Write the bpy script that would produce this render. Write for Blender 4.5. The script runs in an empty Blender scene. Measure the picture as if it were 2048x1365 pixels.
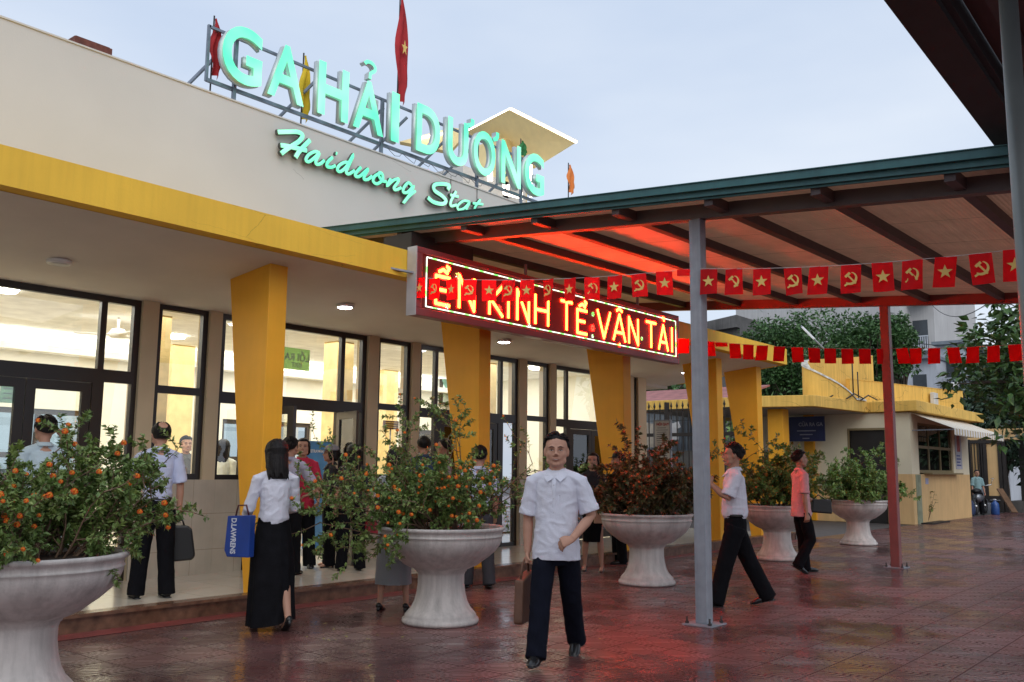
import bpy, bmesh, math, random
import numpy as np
from mathutils import Vector, Matrix, Euler
R_ = math.radians
sc = bpy.context.scene
col = sc.collection

# ------------------------------------------------------------------ camera
FPX, YAW, PITCH, ROLL, CAMH = 1850., 39.4, 7.9, .58, 1.4
_a, _p, _r = R_(YAW), R_(PITCH), R_(ROLL)
CF = Vector((math.cos(_a)*math.cos(_p), math.sin(_a)*math.cos(_p), math.sin(_p)))
_R0 = Vector((math.sin(_a), -math.cos(_a), 0)); _U0 = _R0.cross(CF)
CR = _R0*math.cos(_r)+_U0*math.sin(_r); CU = _U0*math.cos(_r)-_R0*math.sin(_r)
CC = Vector((0, 0, CAMH))
cam_d = bpy.data.cameras.new('camera'); cam = bpy.data.objects.new('camera', cam_d); col.objects.link(cam)
cam_d.sensor_width = 36; cam_d.lens = FPX/2048*36; cam_d.clip_end = 3000; cam_d.clip_start = .05
mw = Matrix((CR, CU, -CF)).transposed().to_4x4(); mw.translation = CC; cam.matrix_world = mw
sc.camera = cam
# surveying helpers: where a sight line of the photograph meets a known plane of the place
def _ray(x, y): return CF + CR*((x-1024)/FPX) - CU*((y-682.5)/FPX)
def onz(x, y, z=0): d = _ray(x, y); return CC + d*((z-CAMH)/d.z)
def ony(x, y, Y): d = _ray(x, y); return CC + d*(Y/d.y)
def onx(x, y, X): d = _ray(x, y); return CC + d*(X/d.x)

# ------------------------------------------------------------------ sky and light
SUN_EL, SUN_AZ = 38, 235          # soft light of an overcast evening, from behind the camera
w = bpy.data.worlds.new('World'); sc.world = w; w.use_nodes = True
nt = w.node_tree; nt.nodes.clear()
def _n(t, ty, **k):
    n = t.nodes.new(ty)
    for a, b in k.items(): setattr(n, a, b)
    return n
o_ = _n(nt, 'ShaderNodeOutputWorld'); bg = _n(nt, 'ShaderNodeBackground'); bg.inputs['Strength'].default_value = .1
sky = _n(nt, 'ShaderNodeTexSky', sky_type='NISHITA', sun_disc=False); sky.sun_elevation = R_(SUN_EL); sky.sun_rotation = R_(90-SUN_AZ)
sky.air_density = 1.2; sky.dust_density = 3.5; sky.ozone_density = 2
tc = _n(nt, 'ShaderNodeTexCoord'); mp = _n(nt, 'ShaderNodeMapping'); mp.inputs['Scale'].default_value = (1, 1, 3.2)
no = _n(nt, 'ShaderNodeTexNoise'); no.inputs['Scale'].default_value = 2.1; no.inputs['Detail'].default_value = 4; no.inputs['Roughness'].default_value = .5
cr = _n(nt, 'ShaderNodeValToRGB')
cr.color_ramp.elements[0].position = .3; cr.color_ramp.elements[0].color = (5.3, 6.2, 7.7, 1)
cr.color_ramp.elements[1].position = .72; cr.color_ramp.elements[1].color = (7.0, 7.6, 8.5, 1)
mx = _n(nt, 'ShaderNodeMixRGB'); mx.inputs[0].default_value = .88
L = nt.links.new
L(tc.outputs['Generated'], mp.inputs[0]); L(mp.outputs[0], no.inputs['Vector']); L(no.outputs[0], cr.inputs[0])
L(sky.outputs[0], mx.inputs[1]); L(cr.outputs[0], mx.inputs[2]); L(mx.outputs[0], bg.inputs[0]); L(bg.outputs[0], o_.inputs[0])
sd = bpy.data.lights.new('sun', 'SUN'); sd.energy = .8; sd.angle = R_(50); sd.color = (1, .96, .92)
so = bpy.data.objects.new('sun', sd); col.objects.link(so)
_sv = Vector((math.cos(R_(SUN_AZ))*math.cos(R_(SUN_EL)), math.sin(R_(SUN_AZ))*math.cos(R_(SUN_EL)), math.sin(R_(SUN_EL))))
so.rotation_euler = _sv.to_track_quat('Z', 'Y').to_euler()
sc.view_settings.view_transform = 'Standard'; sc.view_settings.look = 'None'
sc.view_settings.exposure = 0.3; sc.view_settings.gamma = 1
sc.cycles.use_denoising = True; sc.cycles.max_bounces = 7; sc.cycles.transparent_max_bounces = 16
sc.cycles.sample_clamp_indirect = 6; sc.cycles.caustics_reflective = False; sc.cycles.caustics_refractive = False

# ------------------------------------------------------------------ materials
MATS = {}
def M(name, c=(.5, .5, .5), rough=.6, metal=0., var=.12, vs=4., bump=.0, bs=30., emit=None, es=0., coat=0., spec=.5, alpha=None, streak=0., trans=0.):
    if name in MATS: return MATS[name]
    m = bpy.data.materials.new(name); m.use_nodes = True; t = m.node_tree
    b = t.nodes['Principled BSDF']; MATS[name] = m
    b.inputs['Roughness'].default_value = rough; b.inputs['Metallic'].default_value = metal
    b.inputs['Specular IOR Level'].default_value = spec
    if coat: b.inputs['Coat Weight'].default_value = coat; b.inputs['Coat Roughness'].default_value = .1
    if trans: b.inputs['Transmission Weight'].default_value = trans
    tcn = _n(t, 'ShaderNodeTexCoord'); src = tcn.outputs['Object']
    l = t.links.new
    nz = _n(t, 'ShaderNodeTexNoise'); nz.inputs['Scale'].default_value = vs; nz.inputs['Detail'].default_value = 5; l(src, nz.inputs['Vector'])
    mr = _n(t, 'ShaderNodeMapRange'); mr.inputs[1].default_value = .3; mr.inputs[2].default_value = .7
    mr.inputs[3].default_value = 1-var; mr.inputs[4].default_value = 1+var; l(nz.outputs[0], mr.inputs[0])
    mix = _n(t, 'ShaderNodeMixRGB', blend_type='MULTIPLY'); mix.inputs[0].default_value = 1; mix.inputs[1].default_value = (*c, 1)
    l(mr.outputs[0], mix.inputs[2]); last = mix.outputs[0]
    if streak:
        mp = _n(t, 'ShaderNodeMapping'); mp.inputs['Scale'].default_value = (7, 7, .35); l(src, mp.inputs[0])
        n2 = _n(t, 'ShaderNodeTexNoise'); n2.inputs['Scale'].default_value = 1.6; n2.inputs['Detail'].default_value = 6; n2.inputs['Roughness'].default_value = .65; l(mp.outputs[0], n2.inputs['Vector'])
        r2 = _n(t, 'ShaderNodeMapRange'); r2.inputs[1].default_value = .42; r2.inputs[2].default_value = .75; r2.inputs[3].default_value = 1; r2.inputs[4].default_value = 1-streak
        l(n2.outputs[0], r2.inputs[0]); m2 = _n(t, 'ShaderNodeMixRGB', blend_type='MULTIPLY'); m2.inputs[0].default_value = 1
        l(last, m2.inputs[1]); l(r2.outputs[0], m2.inputs[2]); last = m2.outputs[0]
    l(last, b.inputs['Base Color'])
    m['_last'] = 0
    if bump:
        nb = _n(t, 'ShaderNodeTexNoise'); nb.inputs['Scale'].default_value = bs; nb.inputs['Detail'].default_value = 4; l(src, nb.inputs['Vector'])
        bp = _n(t, 'ShaderNodeBump'); bp.inputs['Strength'].default_value = bump; bp.inputs['Distance'].default_value = .02; l(nb.outputs[0], bp.inputs['Height']); l(bp.outputs[0], b.inputs['Normal'])
    if emit: b.inputs['Emission Color'].default_value = (*emit, 1); b.inputs['Emission Strength'].default_value = es
    del m['_last']
    return m
def _math(t, op, a, b=None, clamp=False):
    n = _n(t, 'ShaderNodeMath', operation=op); n.use_clamp = clamp
    for i, v in enumerate((a, b)):
        if v is None: continue
        if isinstance(v, (int, float)): n.inputs[i].default_value = v
        else: t.links.new(v, n.inputs[i])
    return n.outputs[0]
def base_of(m): 
    b = m.node_tree.nodes['Principled BSDF']; return m.node_tree, b
def mul_col(m, fac, colr):
    """multiply the base colour towards colr where fac is 1"""
    t, b = base_of(m); src = b.inputs['Base Color'].links[0].from_socket
    x = _n(t, 'ShaderNodeMixRGB', blend_type='MULTIPLY'); t.links.new(fac, x.inputs[0]); t.links.new(src, x.inputs[1]); x.inputs[2].default_value = (*colr, 1)
    t.links.new(x.outputs[0], b.inputs['Base Color'])
def cracks(m, scale=.55, width=.012, strength=.45, dens=.56, stretch=(1, 1, 2.2)):
    t, b = base_of(m); tcn = _n(t, 'ShaderNodeTexCoord')
    nz = _n(t, 'ShaderNodeTexNoise'); nz.inputs['Scale'].default_value = 2.3; nz.inputs['Detail'].default_value = 5
    t.links.new(tcn.outputs['Object'], nz.inputs['Vector'])
    add = _n(t, 'ShaderNodeMixRGB', blend_type='ADD'); add.inputs[0].default_value = .55
    mp = _n(t, 'ShaderNodeMapping'); mp.inputs['Scale'].default_value = stretch
    t.links.new(tcn.outputs['Object'], mp.inputs[0]); t.links.new(mp.outputs[0], add.inputs[1]); t.links.new(nz.outputs['Color'], add.inputs[2])
    v = _n(t, 'ShaderNodeTexVoronoi', feature='DISTANCE_TO_EDGE'); v.inputs['Scale'].default_value = scale; t.links.new(add.outputs[0], v.inputs['Vector'])
    k = _math(t, 'LESS_THAN', v.outputs['Distance'], width)
    n2 = _n(t, 'ShaderNodeTexNoise'); n2.inputs['Scale'].default_value = .9; t.links.new(tcn.outputs['Object'], n2.inputs['Vector'])
    k2 = _math(t, 'GREATER_THAN', n2.outputs[0], dens)
    mul_col(m, _math(t, 'MULTIPLY', _math(t, 'MULTIPLY', k, k2), strength), (.25, .22, .2))
    return m
def grid_lines(m, sx, sy, axes='XZ', width=.006, colr=(.45, .42, .38), off=(0, 0)):
    t, b = base_of(m); tcn = _n(t, 'ShaderNodeTexCoord'); sp = _n(t, 'ShaderNodeSeparateXYZ'); t.links.new(tcn.outputs['Object'], sp.inputs[0])
    ks = []
    for ax, s, of in ((axes[0], sx, off[0]), (axes[1], sy, off[1])):
        if not s: continue
        f = _math(t, 'FRACT', _math(t, 'ADD', _math(t, 'DIVIDE', sp.outputs[ax], s), 100+of))
        d = _math(t, 'MINIMUM', f, _math(t, 'SUBTRACT', 1, f)); ks.append(_math(t, 'LESS_THAN', d, width/s))
    k = ks[0] if len(ks) == 1 else _math(t, 'MAXIMUM', *ks)
    mul_col(m, k, colr); return m
def glass_mat(name, tint=(1, 1, 1), refl=.1):
    m = bpy.data.materials.new(name); m.use_nodes = True; t = m.node_tree; t.nodes.clear(); MATS[name] = m
    o = _n(t, 'ShaderNodeOutputMaterial'); mix = _n(t, 'ShaderNodeMixShader'); tr = _n(t, 'ShaderNodeBsdfTransparent'); gl = _n(t, 'ShaderNodeBsdfGlossy')
    tr.inputs[0].default_value = (*tint, 1); gl.inputs['Roughness'].default_value = .01
    fr = _n(t, 'ShaderNodeFresnel'); fr.inputs[0].default_value = 1.5
    f2 = _math(t, 'ADD', fr.outputs[0], refl-.04, True)
    t.links.new(f2, mix.inputs[0]); t.links.new(tr.outputs[0], mix.inputs[1]); t.links.new(gl.outputs[0], mix.inputs[2]); t.links.new(mix.outputs[0], o.inputs[0])
    return m
def emis(name, c, s):
    m = bpy.data.materials.new(name); m.use_nodes = True; t = m.node_tree; b = t.nodes['Principled BSDF']; MATS[name] = m
    b.inputs['Base Color'].default_value = (*[min(1, v) for v in c], 1); b.inputs['Emission Color'].default_value = (*c, 1); b.inputs['Emission Strength'].default_value = s
    return m

# ------------------------------------------------------------------ objects
WL = {}
def tag(o, label=None, cat=None, group=None, kind=None):
    if label: o['label'] = label
    if cat: o['category'] = cat
    if group: o['group'] = group
    if kind: o['kind'] = kind
    return o
def thing(name, label, cat, loc=(0, 0, 0), group=None):
    o = bpy.data.objects.new(name, None); o.empty_display_size = .1; col.objects.link(o); o.location = loc
    WL[o.name] = Vector(loc); return tag(o, label, cat, group)
def clone(o, loc=None, rotz=None, label=None, parent=None, group=None):
    kids = list(o.children); c = o.copy(); col.objects.link(c)
    if parent is not None: c.parent = parent
    if loc is not None: c.location = loc
    if rotz is not None: c.rotation_euler.z = rotz
    if label: c['label'] = label
    if group: c['group'] = group
    for k in kids: clone(k, parent=c)
    return c
class MB:
    def __init__(s): s.v = []; s.f = []; s.m = []; s.mi = 0; s.sm = []; s.smooth = False
    def add(s, vs, fs, smooth=None):
        n = len(s.v); s.v += [tuple(v) for v in vs]
        for f in fs: s.f.append([i+n for i in f]); s.m.append(s.mi); s.sm.append(s.smooth if smooth is None else smooth)
        return s
    def box(s, x0, x1, y0, y1, z0, z1):
        vs = [(x, y, z) for z in (z0, z1) for y in (y0, y1) for x in (x0, x1)]
        return s.add(vs, [(0, 2, 3, 1), (4, 5, 7, 6), (0, 1, 5, 4), (2, 6, 7, 3), (0, 4, 6, 2), (1, 3, 7, 5)], False)
    def hexa(s, lo, hi):      # two quads (4 points each, same order)
        return s.add(list(lo)+list(hi), [(3, 2, 1, 0), (4, 5, 6, 7), (0, 1, 5, 4), (1, 2, 6, 5), (2, 3, 7, 6), (3, 0, 4, 7)], False)
    def bar(s, a, b, w, h, up=(0, 0, 1)):   # rectangular bar from a to b (centre line)
        a = Vector(a); b = Vector(b); d = (b-a).normalized(); u = Vector(up); sd = d.cross(u)
        if sd.length < 1e-4: sd = d.cross(Vector((1, 0, 0)))
        sd.normalize(); u = sd.cross(d); q = [(-1, -1), (1, -1), (1, 1), (-1, 1)]
        return s.hexa([a+sd*(i*w/2)+u*(j*h/2) for i, j in q], [b+sd*(i*w/2)+u*(j*h/2) for i, j in q])
    def tube(s, pts, rad, n=8, caps=True, smooth=True, squash=None, up=None):
        pts = [Vector(p) for p in pts]; k = len(pts)
        if not hasattr(rad, '__len__'): rad = [rad]*k
        prev = None; vs = []
        for i, p in enumerate(pts):
            d = (pts[min(i+1, k-1)]-pts[max(i-1, 0)]); d = d.normalized() if d.length > 1e-9 else Vector((0, 0, 1))
            if prev is None:
                a = (Vector(up) if up else (Vector((0, 0, 1)) if abs(d.z) < .9 else Vector((1, 0, 0))))
            else: a = prev
            x = (a - d*a.dot(d)); x = x.normalized() if x.length > 1e-6 else d.orthogonal().normalized(); prev = x; y = d.cross(x)
            r = rad[i]; rx, ry = (r if hasattr(r, '__len__') else (r, r))
            for j in range(n):
                t = 2*math.pi*j/n; vs.append(p + x*(math.cos(t)*rx) + y*(math.sin(t)*ry))
        fs = [(i*n+j, i*n+(j+1) % n, (i+1)*n+(j+1) % n, (i+1)*n+j) for i in range(k-1) for j in range(n)]
        if caps: fs += [tuple(range(n-1, -1, -1)), tuple((k-1)*n+j for j in range(n))]
        return s.add(vs, fs, smooth)
    def lathe(s, prof, c=(0, 0, 0), n=32, smooth=True, sx=1., sy=1.):
        vs = [(c[0]+r*sx*math.cos(2*math.pi*j/n), c[1]+r*sy*math.sin(2*math.pi*j/n), c[2]+z) for r, z in prof for j in range(n)]
        k = len(prof); fs = [(i*n+j, i*n+(j+1) % n, (i+1)*n+(j+1) % n, (i+1)*n+j) for i in range(k-1) for j in range(n)]
        fs += [tuple(range(n-1, -1, -1)), tuple((k-1)*n+j for j in range(n))]
        return s.add(vs, fs, smooth)
    def prism(s, poly, frame, t0, t1):   # polygon in (u,v); frame=(origin,U,V,N); thickness t0..t1 along N
        o, U, V, N = [Vector(q) for q in frame]; n = len(poly)
        a = [o+U*p[0]+V*p[1]+N*t0 for p in poly]; b = [o+U*p[0]+V*p[1]+N*t1 for p in poly]
        return s.add(a+b, [tuple(range(n-1, -1, -1)), tuple(range(n, 2*n))]+[(i, (i+1) % n, n+(i+1) % n, n+i) for i in range(n)], False)
    def ball(s, c, r, n=10, m=7, sx=1., sy=1., sz=1.):
        c = Vector(c); vs = [c+Vector((0, 0, -r*sz))]
        for i in range(1, m):
            t = math.pi*i/m
            for j in range(n): p = 2*math.pi*j/n; vs.append(c+Vector((math.sin(t)*math.cos(p)*r*sx, math.sin(t)*math.sin(p)*r*sy, -math.cos(t)*r*sz)))
        vs.append(c+Vector((0, 0, r*sz))); fs = [(0, 1+(j+1) % n, 1+j) for j in range(n)]
        for i in range(m-2): fs += [(1+i*n+j, 1+i*n+(j+1) % n, 1+(i+1)*n+(j+1) % n, 1+(i+1)*n+j) for j in range(n)]
        e = len(vs)-1; fs += [(1+(m-2)*n+j, 1+(m-2)*n+(j+1) % n, e) for j in range(n)]
        return s.add(vs, fs, True)
    def mesh(s, name, mats, origin=(0, 0, 0)):
        me = bpy.data.meshes.new(name); o = Vector(origin)
        me.from_pydata([(v[0]-o.x, v[1]-o.y, v[2]-o.z) for v in s.v], [], s.f); 
        for m in (mats if isinstance(mats, (list, tuple)) else [mats]): me.materials.append(m)
        me.polygons.foreach_set('material_index', s.m); me.polygons.foreach_set('use_smooth', s.sm); me.update()
        return me
    def build(s, name, mats, parent=None, bevel=0., origin=None, fix=True):
        org = WL.get(parent.name, Vector()) if parent is not None else (Vector(origin) if origin is not None else Vector())
        me = s.mesh(name, mats, org)
        if fix:
            bm = bmesh.new(); bm.from_mesh(me); bmesh.ops.recalc_face_normals(bm, faces=bm.faces); bm.to_mesh(me); bm.free()
        ob = bpy.data.objects.new(name, me); col.objects.link(ob)
        if parent is not None: ob.parent = parent; WL[ob.name] = org
        else: ob.location = org; WL[ob.name] = org
        if bevel:
            b = ob.modifiers.new('bevel', 'BEVEL'); b.width = bevel; b.segments = 2; b.limit_method = 'ANGLE'; b.angle_limit = R_(40)
        return ob
def struct(o): o['kind'] = 'structure'; return o
def text_mesh(txt, size, offset=0., extrude=0., res=4, shear=0., align='LEFT', xscale=1.):
    c = bpy.data.curves.new('txt', 'FONT'); c.body = txt; c.size = size; c.offset = offset; c.extrude = extrude; c.resolution_u = res; c.shear = shear; c.align_x = align
    o = bpy.data.objects.new('txt', c); col.objects.link(o); dg = bpy.context.evaluated_depsgraph_get(); dg.update()
    me = bpy.data.meshes.new_from_object(o.evaluated_get(dg)); bpy.data.objects.remove(o)
    return me
def put_text(me, name, mat, frame, parent=None, xs=1., ys=1.):
    """lay a text mesh (in its XY plane) on a frame (origin,U,V,N)"""
    o, U, V, N = [Vector(q) for q in frame]; org = WL.get(parent.name, Vector()) if parent is not None else o
    for v in me.vertices:
        p = o+U*(v.co.x*xs)+V*(v.co.y*ys)+N*v.co.z; v.co = p-org
    me.materials.clear(); me.materials.append(mat); me.name = name
    ob = bpy.data.objects.new(name, me); col.objects.link(ob); WL[ob.name] = org
    if parent is not None: ob.parent = parent
    else: ob.location = org
    return ob
XN, YN, ZN = Vector((1, 0, 0)), Vector((0, 1, 0)), Vector((0, 0, 1))
# ------------------------------------------------------------------ shared materials
m_wallgrey = cracks(M('grey_plaster', (.665, .645, .595), .85, var=.05, vs=.7, bump=.08, bs=60), .26, .0018, .4, .57, (1, 1, 2.4))
m_yellow = cracks(M('yellow_paint', (.92, .55, .05), .7, var=.07, vs=1.2, bump=.1, bs=45, streak=.1), .7, .004, .35, .58, (1.2, 1, 5))
m_pillar = M('amber_paint', (.86, .40, .02), .6, var=.07, vs=2, bump=.14, bs=60, streak=.05)
m_soffit = M('soffit_paint', (.76, .71, .65), .85, var=.05, vs=1.5, bump=.08, bs=50)
m_cream = M('cream_paint', (.80, .74, .55), .75, var=.03, vs=2)
m_pier = M('tan_plaster', (.62, .50, .33), .75, var=.05, vs=3, bump=.08, bs=60)
m_cladding = grid_lines(M('stone_cladding', (.50, .44, .35), .35, var=.1, vs=3, streak=.1), .6, .42, 'XZ', .003, (.6, .55, .5))
m_frame = M('dark_frame', (.02, .014, .012), .35, var=.1)
m_glass = glass_mat('window_glass', (.93, .97, .95), .13)
m_floor = grid_lines(M('terrace_tile', (.66, .60, .50), .16, var=.05, vs=2, spec=.6), .6, .6, 'XY', .003, (.55, .5, .45), (.1, .25))
m_step = M('marble_edge', (.17, .085, .05), .25, var=.45, vs=9, streak=.0)
m_white = M('white_metal', (.75, .75, .75), .4)
m_steel = M('grey_steel', (.30, .32, .36), .5, metal=.0, var=.12, vs=8, bump=.08, bs=80, streak=.25)
m_beam = M('beam_paint', (.085, .06, .062), .55, var=.12, vs=6)
m_green = M('green_sheet', (.035, .12, .125), .42, metal=.15, var=.18, vs=3, streak=.2)
m_dark = M('dark_metal', (.03, .028, .028), .6, var=.2)
m_black = M('black', (.01, .01, .011), .5)

def translucent(m, c, f=.5):
    t, b = base_of(m); tl = _n(t, 'ShaderNodeBsdfTranslucent'); tl.inputs[0].default_value = (*c, 1); ms = _n(t, 'ShaderNodeMixShader'); ms.inputs[0].default_value = f
    o = [n for n in t.nodes if n.type == 'OUTPUT_MATERIAL'][0]; t.links.new(b.outputs[0], ms.inputs[1]); t.links.new(tl.outputs[0], ms.inputs[2]); t.links.new(ms.outputs[0], o.inputs[0]); return m
# wet patterned paving -------------------------------------------------------
def paving_mat():
    m = M('wet_paving', (.20, .075, .068), .35, var=.3, vs=.9); t, b = base_of(m); l = t.links.new
    tcn = _n(t, 'ShaderNodeTexCoord'); mp = _n(t, 'ShaderNodeMapping'); mp.inputs['Location'].default_value = (.1, .16, 0); l(tcn.outputs['Object'], mp.inputs[0])
    sp = _n(t, 'ShaderNodeSeparateXYZ'); l(mp.outputs[0], sp.inputs[0]); T = .4
    u = _math(t, 'FRACT', _math(t, 'ADD', _math(t, 'DIVIDE', sp.outputs[0], T), 500)); v = _math(t, 'FRACT', _math(t, 'ADD', _math(t, 'DIVIDE', sp.outputs[1], T), 500))
    u1 = _math(t, 'SUBTRACT', 1, u); v1 = _math(t, 'SUBTRACT', 1, v)
    edge = _math(t, 'MINIMUM', _math(t, 'MINIMUM', u, u1), _math(t, 'MINIMUM', v, v1)); joint = _math(t, 'LESS_THAN', edge, .016)
    def dist(a, c): return _math(t, 'SQRT', _math(t, 'ADD', _math(t, 'MULTIPLY', a, a), _math(t, 'MULTIPLY', c, c)))
    arcs = None
    for a, c in ((u, v), (u1, v1)):
        d = dist(a, c); ring = _math(t, 'GREATER_THAN', _math(t, 'FRACT', _math(t, 'MULTIPLY', d, 8.5)), .68)
        k = _math(t, 'MULTIPLY', ring, _math(t, 'LESS_THAN', d, .64)); arcs = k if arcs is None else _math(t, 'MAXIMUM', arcs, k)
    dash = None
    for a, c in ((u, v1), (u1, v)):
        d = dist(a, c); an = _math(t, 'ARCTAN2', c, a)
        k = _math(t, 'MULTIPLY', _math(t, 'GREATER_THAN', _math(t, 'FRACT', _math(t, 'MULTIPLY', d, 9)), .4), _math(t, 'GREATER_THAN', _math(t, 'FRACT', _math(t, 'MULTIPLY', an, 4.2)), .6))
        k = _math(t, 'MULTIPLY', k, _math(t, 'LESS_THAN', d, .55)); dash = k if dash is None else _math(t, 'MAXIMUM', dash, k)
    groove = _math(t, 'MAXIMUM', joint, _math(t, 'MAXIMUM', arcs, _math(t, 'MULTIPLY', dash, .7)))
    mul_col(m, _math(t, 'MULTIPLY', groove, .7), (.2, .17, .17)); l(_math(t, 'SUBTRACT', .8, _math(t, 'MULTIPLY', groove, .36)), b.inputs['Specular IOR Level'])
    # worn red and grey tiles, one tone per tile
    vr = _n(t, 'ShaderNodeTexWhiteNoise', noise_dimensions='2D'); sn = _n(t, 'ShaderNodeVectorMath', operation='SNAP'); sn.inputs[1].default_value = (T, T, 1)
    l(mp.outputs[0], sn.inputs[0]); l(sn.outputs[0], vr.inputs['Vector']); mul_col(m, _math(t, 'MULTIPLY', vr.outputs['Value'], .8), (.72, 1.0, 1.1))
    # puddles: low noise = standing water, smooth and mirror like
    n1 = _n(t, 'ShaderNodeTexNoise'); n1.inputs['Scale'].default_value = .8; n1.inputs['Detail'].default_value = 6; n1.inputs['Roughness'].default_value = .62; l(mp.outputs[0], n1.inputs['Vector'])
    pr = _n(t, 'ShaderNodeMapRange'); pr.inputs[1].default_value = .45; pr.inputs[2].default_value = .6; l(n1.outputs[0], pr.inputs[0])
    rr = _n(t, 'ShaderNodeMapRange'); rr.inputs[3].default_value = .32; rr.inputs[4].default_value = .09; l(pr.outputs[0], rr.inputs[0]); l(_math(t, 'ADD', rr.outputs[0], _math(t, 'MULTIPLY', groove, .5), True), b.inputs['Roughness'])
    mul_col(m, _math(t, 'MULTIPLY', pr.outputs[0], .55), (.5, .5, .5))
    nf = _n(t, 'ShaderNodeTexNoise'); nf.inputs['Scale'].default_value = 45; nf.inputs['Detail'].default_value = 3; l(mp.outputs[0], nf.inputs['Vector'])
    h = _math(t, 'ADD', _math(t, 'MULTIPLY', groove, -1.), _math(t, 'MULTIPLY', nf.outputs[0], .55))
    # slight tilt of each tile breaks up the reflections
    h = _math(t, 'ADD', h, _math(t, 'MULTIPLY', _math(t, 'MULTIPLY', u, _math(t, 'SUBTRACT', vr.outputs['Value'], .5)), 6))
    bp = _n(t, 'ShaderNodeBump'); bp.inputs['Distance'].default_value = .006; l(h, bp.inputs['Height'])
    st = _n(t, 'ShaderNodeMapRange'); st.inputs[3].default_value = .75; st.inputs[4].default_value = .25; l(pr.outputs[0], st.inputs[0]); l(st.outputs[0], bp.inputs['Strength'])
    l(bp.outputs[0], b.inputs['Normal']); return m
m_pave = paving_mat()
g = MB(); g.add([(-60, -60, -.01), (400, -60, -.01), (400, 300, -.01), (-60, 300, -.01)], [(0, 1, 2, 3)]); struct(g.build('ground', M('ground', (.09, .08, .075), .7)))
g = MB(); g.add([(-8, -12, 0), (60, -12, 0), (60, 7.88, 0), (-8, 7.88, 0)], [(0, 1, 2, 3)]); struct(g.build('forecourt_paving', m_pave))
m_redtile = M('red_tile', (.26, .06, .055), .35, var=.25, vs=5, bump=.3, bs=30)
g = MB(); g.add([(-8, 7.66, .003), (19.4, 7.66, .003), (19.4, 7.9, .003), (-8, 7.9, .003)], [(0, 1, 2, 3)]); struct(g.build('red_border_paving', m_redtile))
# raised terrace
FZ = .13
g = MB(); g.box(-8, 19, 7.93, 17, -.05, FZ); struct(g.build('terrace_floor', m_floor))
g = MB(); g.box(-8, 19.06, 7.87, 8.03, FZ, FZ+.03); g.box(-8, 19.03, 7.9, 7.93, 0, FZ); g.box(19, 19.06, 7.9, 12, 0, FZ); struct(g.build('terrace_step', m_step))

# ------------------------------------------------------------------ the station
FY, WY = 7.58, 10.
def soff(Y): return 3.53-.115*(Y-8.)
st = thing('station_building', 'long low station hall with grey upper wall, yellow roof edge and lit windows', 'station building', (8, 10, 0))
# openings along the front wall (x0,x1,kind)
OP = []
for k in range(-3, 4):
    x = 3.02+3.47*(k) - (0 if k < 1 else 0)
    OP.append((x, x+2.42, 'wide')); OP.append((x+2.62, x+3.3, 'slim'))
OP = [(a, b, k) for a, b, k in OP if a < 15.]
OP.append((16.07, 16.24, 'slim'))
g = MB(); g.box(-9, 16.55, 10., 10.25, 3.305, 6.05); g.build('upper_wall', m_wallgrey, st)
g = MB(); g.box(-9, 16.57, 9.985, 10.27, 6.05, 6.07); g.build('wall_coping', m_wallgrey, st)
g = MB(); g.hexa([(-9, FY, 3.578), (18.1, FY, 3.578), (18.1, 9.98, soff(9.98)), (-9, 9.98, soff(9.98))], [(-9, FY, 3.9), (18.1, FY, 3.9), (18.1, 9.98, 3.9), (-9, 9.98, 3.9)]); g.box(16.56, 18.1, 9.98, 16, 3.3, 3.9); g.build('roof_edge', m_yellow, st)
g = MB()   # soffit sheet
g.add([(-9, FY+.12, soff(FY+.12)-.004), (17.98, FY+.12, soff(FY+.12)-.004), (17.98, 10.3, soff(10.3)-.004), (-9, 10.3, soff(10.3)-.004)], [(0, 3, 2, 1)])
g.box(16.56, 17.98, 10.3, 15.9, 3.2, 3.262); g.build('soffit', m_soffit, st, fix=False)
g = MB(); xs = sorted(OP); prev = -9
piers = []
for a, b, k in xs: piers.append((prev, a)); prev = b
piers.append((prev, 16.55))
for a, b in piers: g = MB(); g.box(a, b, 9.98, 10.24, FZ, 3.31); g.build('window_pier', m_pier, st)
g = MB()
SILL = 1.24
for i, (a, b) in enumerate(piers):
    g = MB(); g.box(max(a, -9), b, 9.957, 9.979, FZ, SILL-.002)
    if i < len(xs):
        A, B, k = xs[i]; g.box(A, B if k == 'slim' else A+.42, 9.955, 10.2, FZ, SILL)
    g.build('stone_base', m_cladding, st)
def win(x0, x1, z0, z1, bars_x=(), bars_z=(), w=.07, y=10.03, door=False, bw=.07):
    g = MB(); d = .07
    g.box(x0, x0+w, y, y+d, z0, z1); g.box(x1-w, x1, y, y+d, z0, z1); g.box(x0+w, x1-w, y, y+d, z1-w, z1); g.box(x0+w, x1-w, y, y+d, z0, z0+w)
    for bx in bars_x: g.box(bx-bw/2, bx+bw/2, y+.004, y+d-.004, z0+w, z1-w)
    for bz, hh in bars_z: g.box(x0+w, x1-w, y+.001, y+d-.001, bz-hh/2, bz+hh/2)
    fr = g.build('window', m_frame, st)
    p = MB(); p.add([(x0+w, y+.035, z0+w), (x1-w, y+.035, z0+w), (x1-w, y+.035, z1-w), (x0+w, y+.035, z1-w)], [(0, 1, 2, 3)]); p.build('pane', m_glass, fr)
    return fr
TZ = {0: 2.43, 1: 2.32, 2: 2.33, 3: 2.3}
open_door = None
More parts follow.
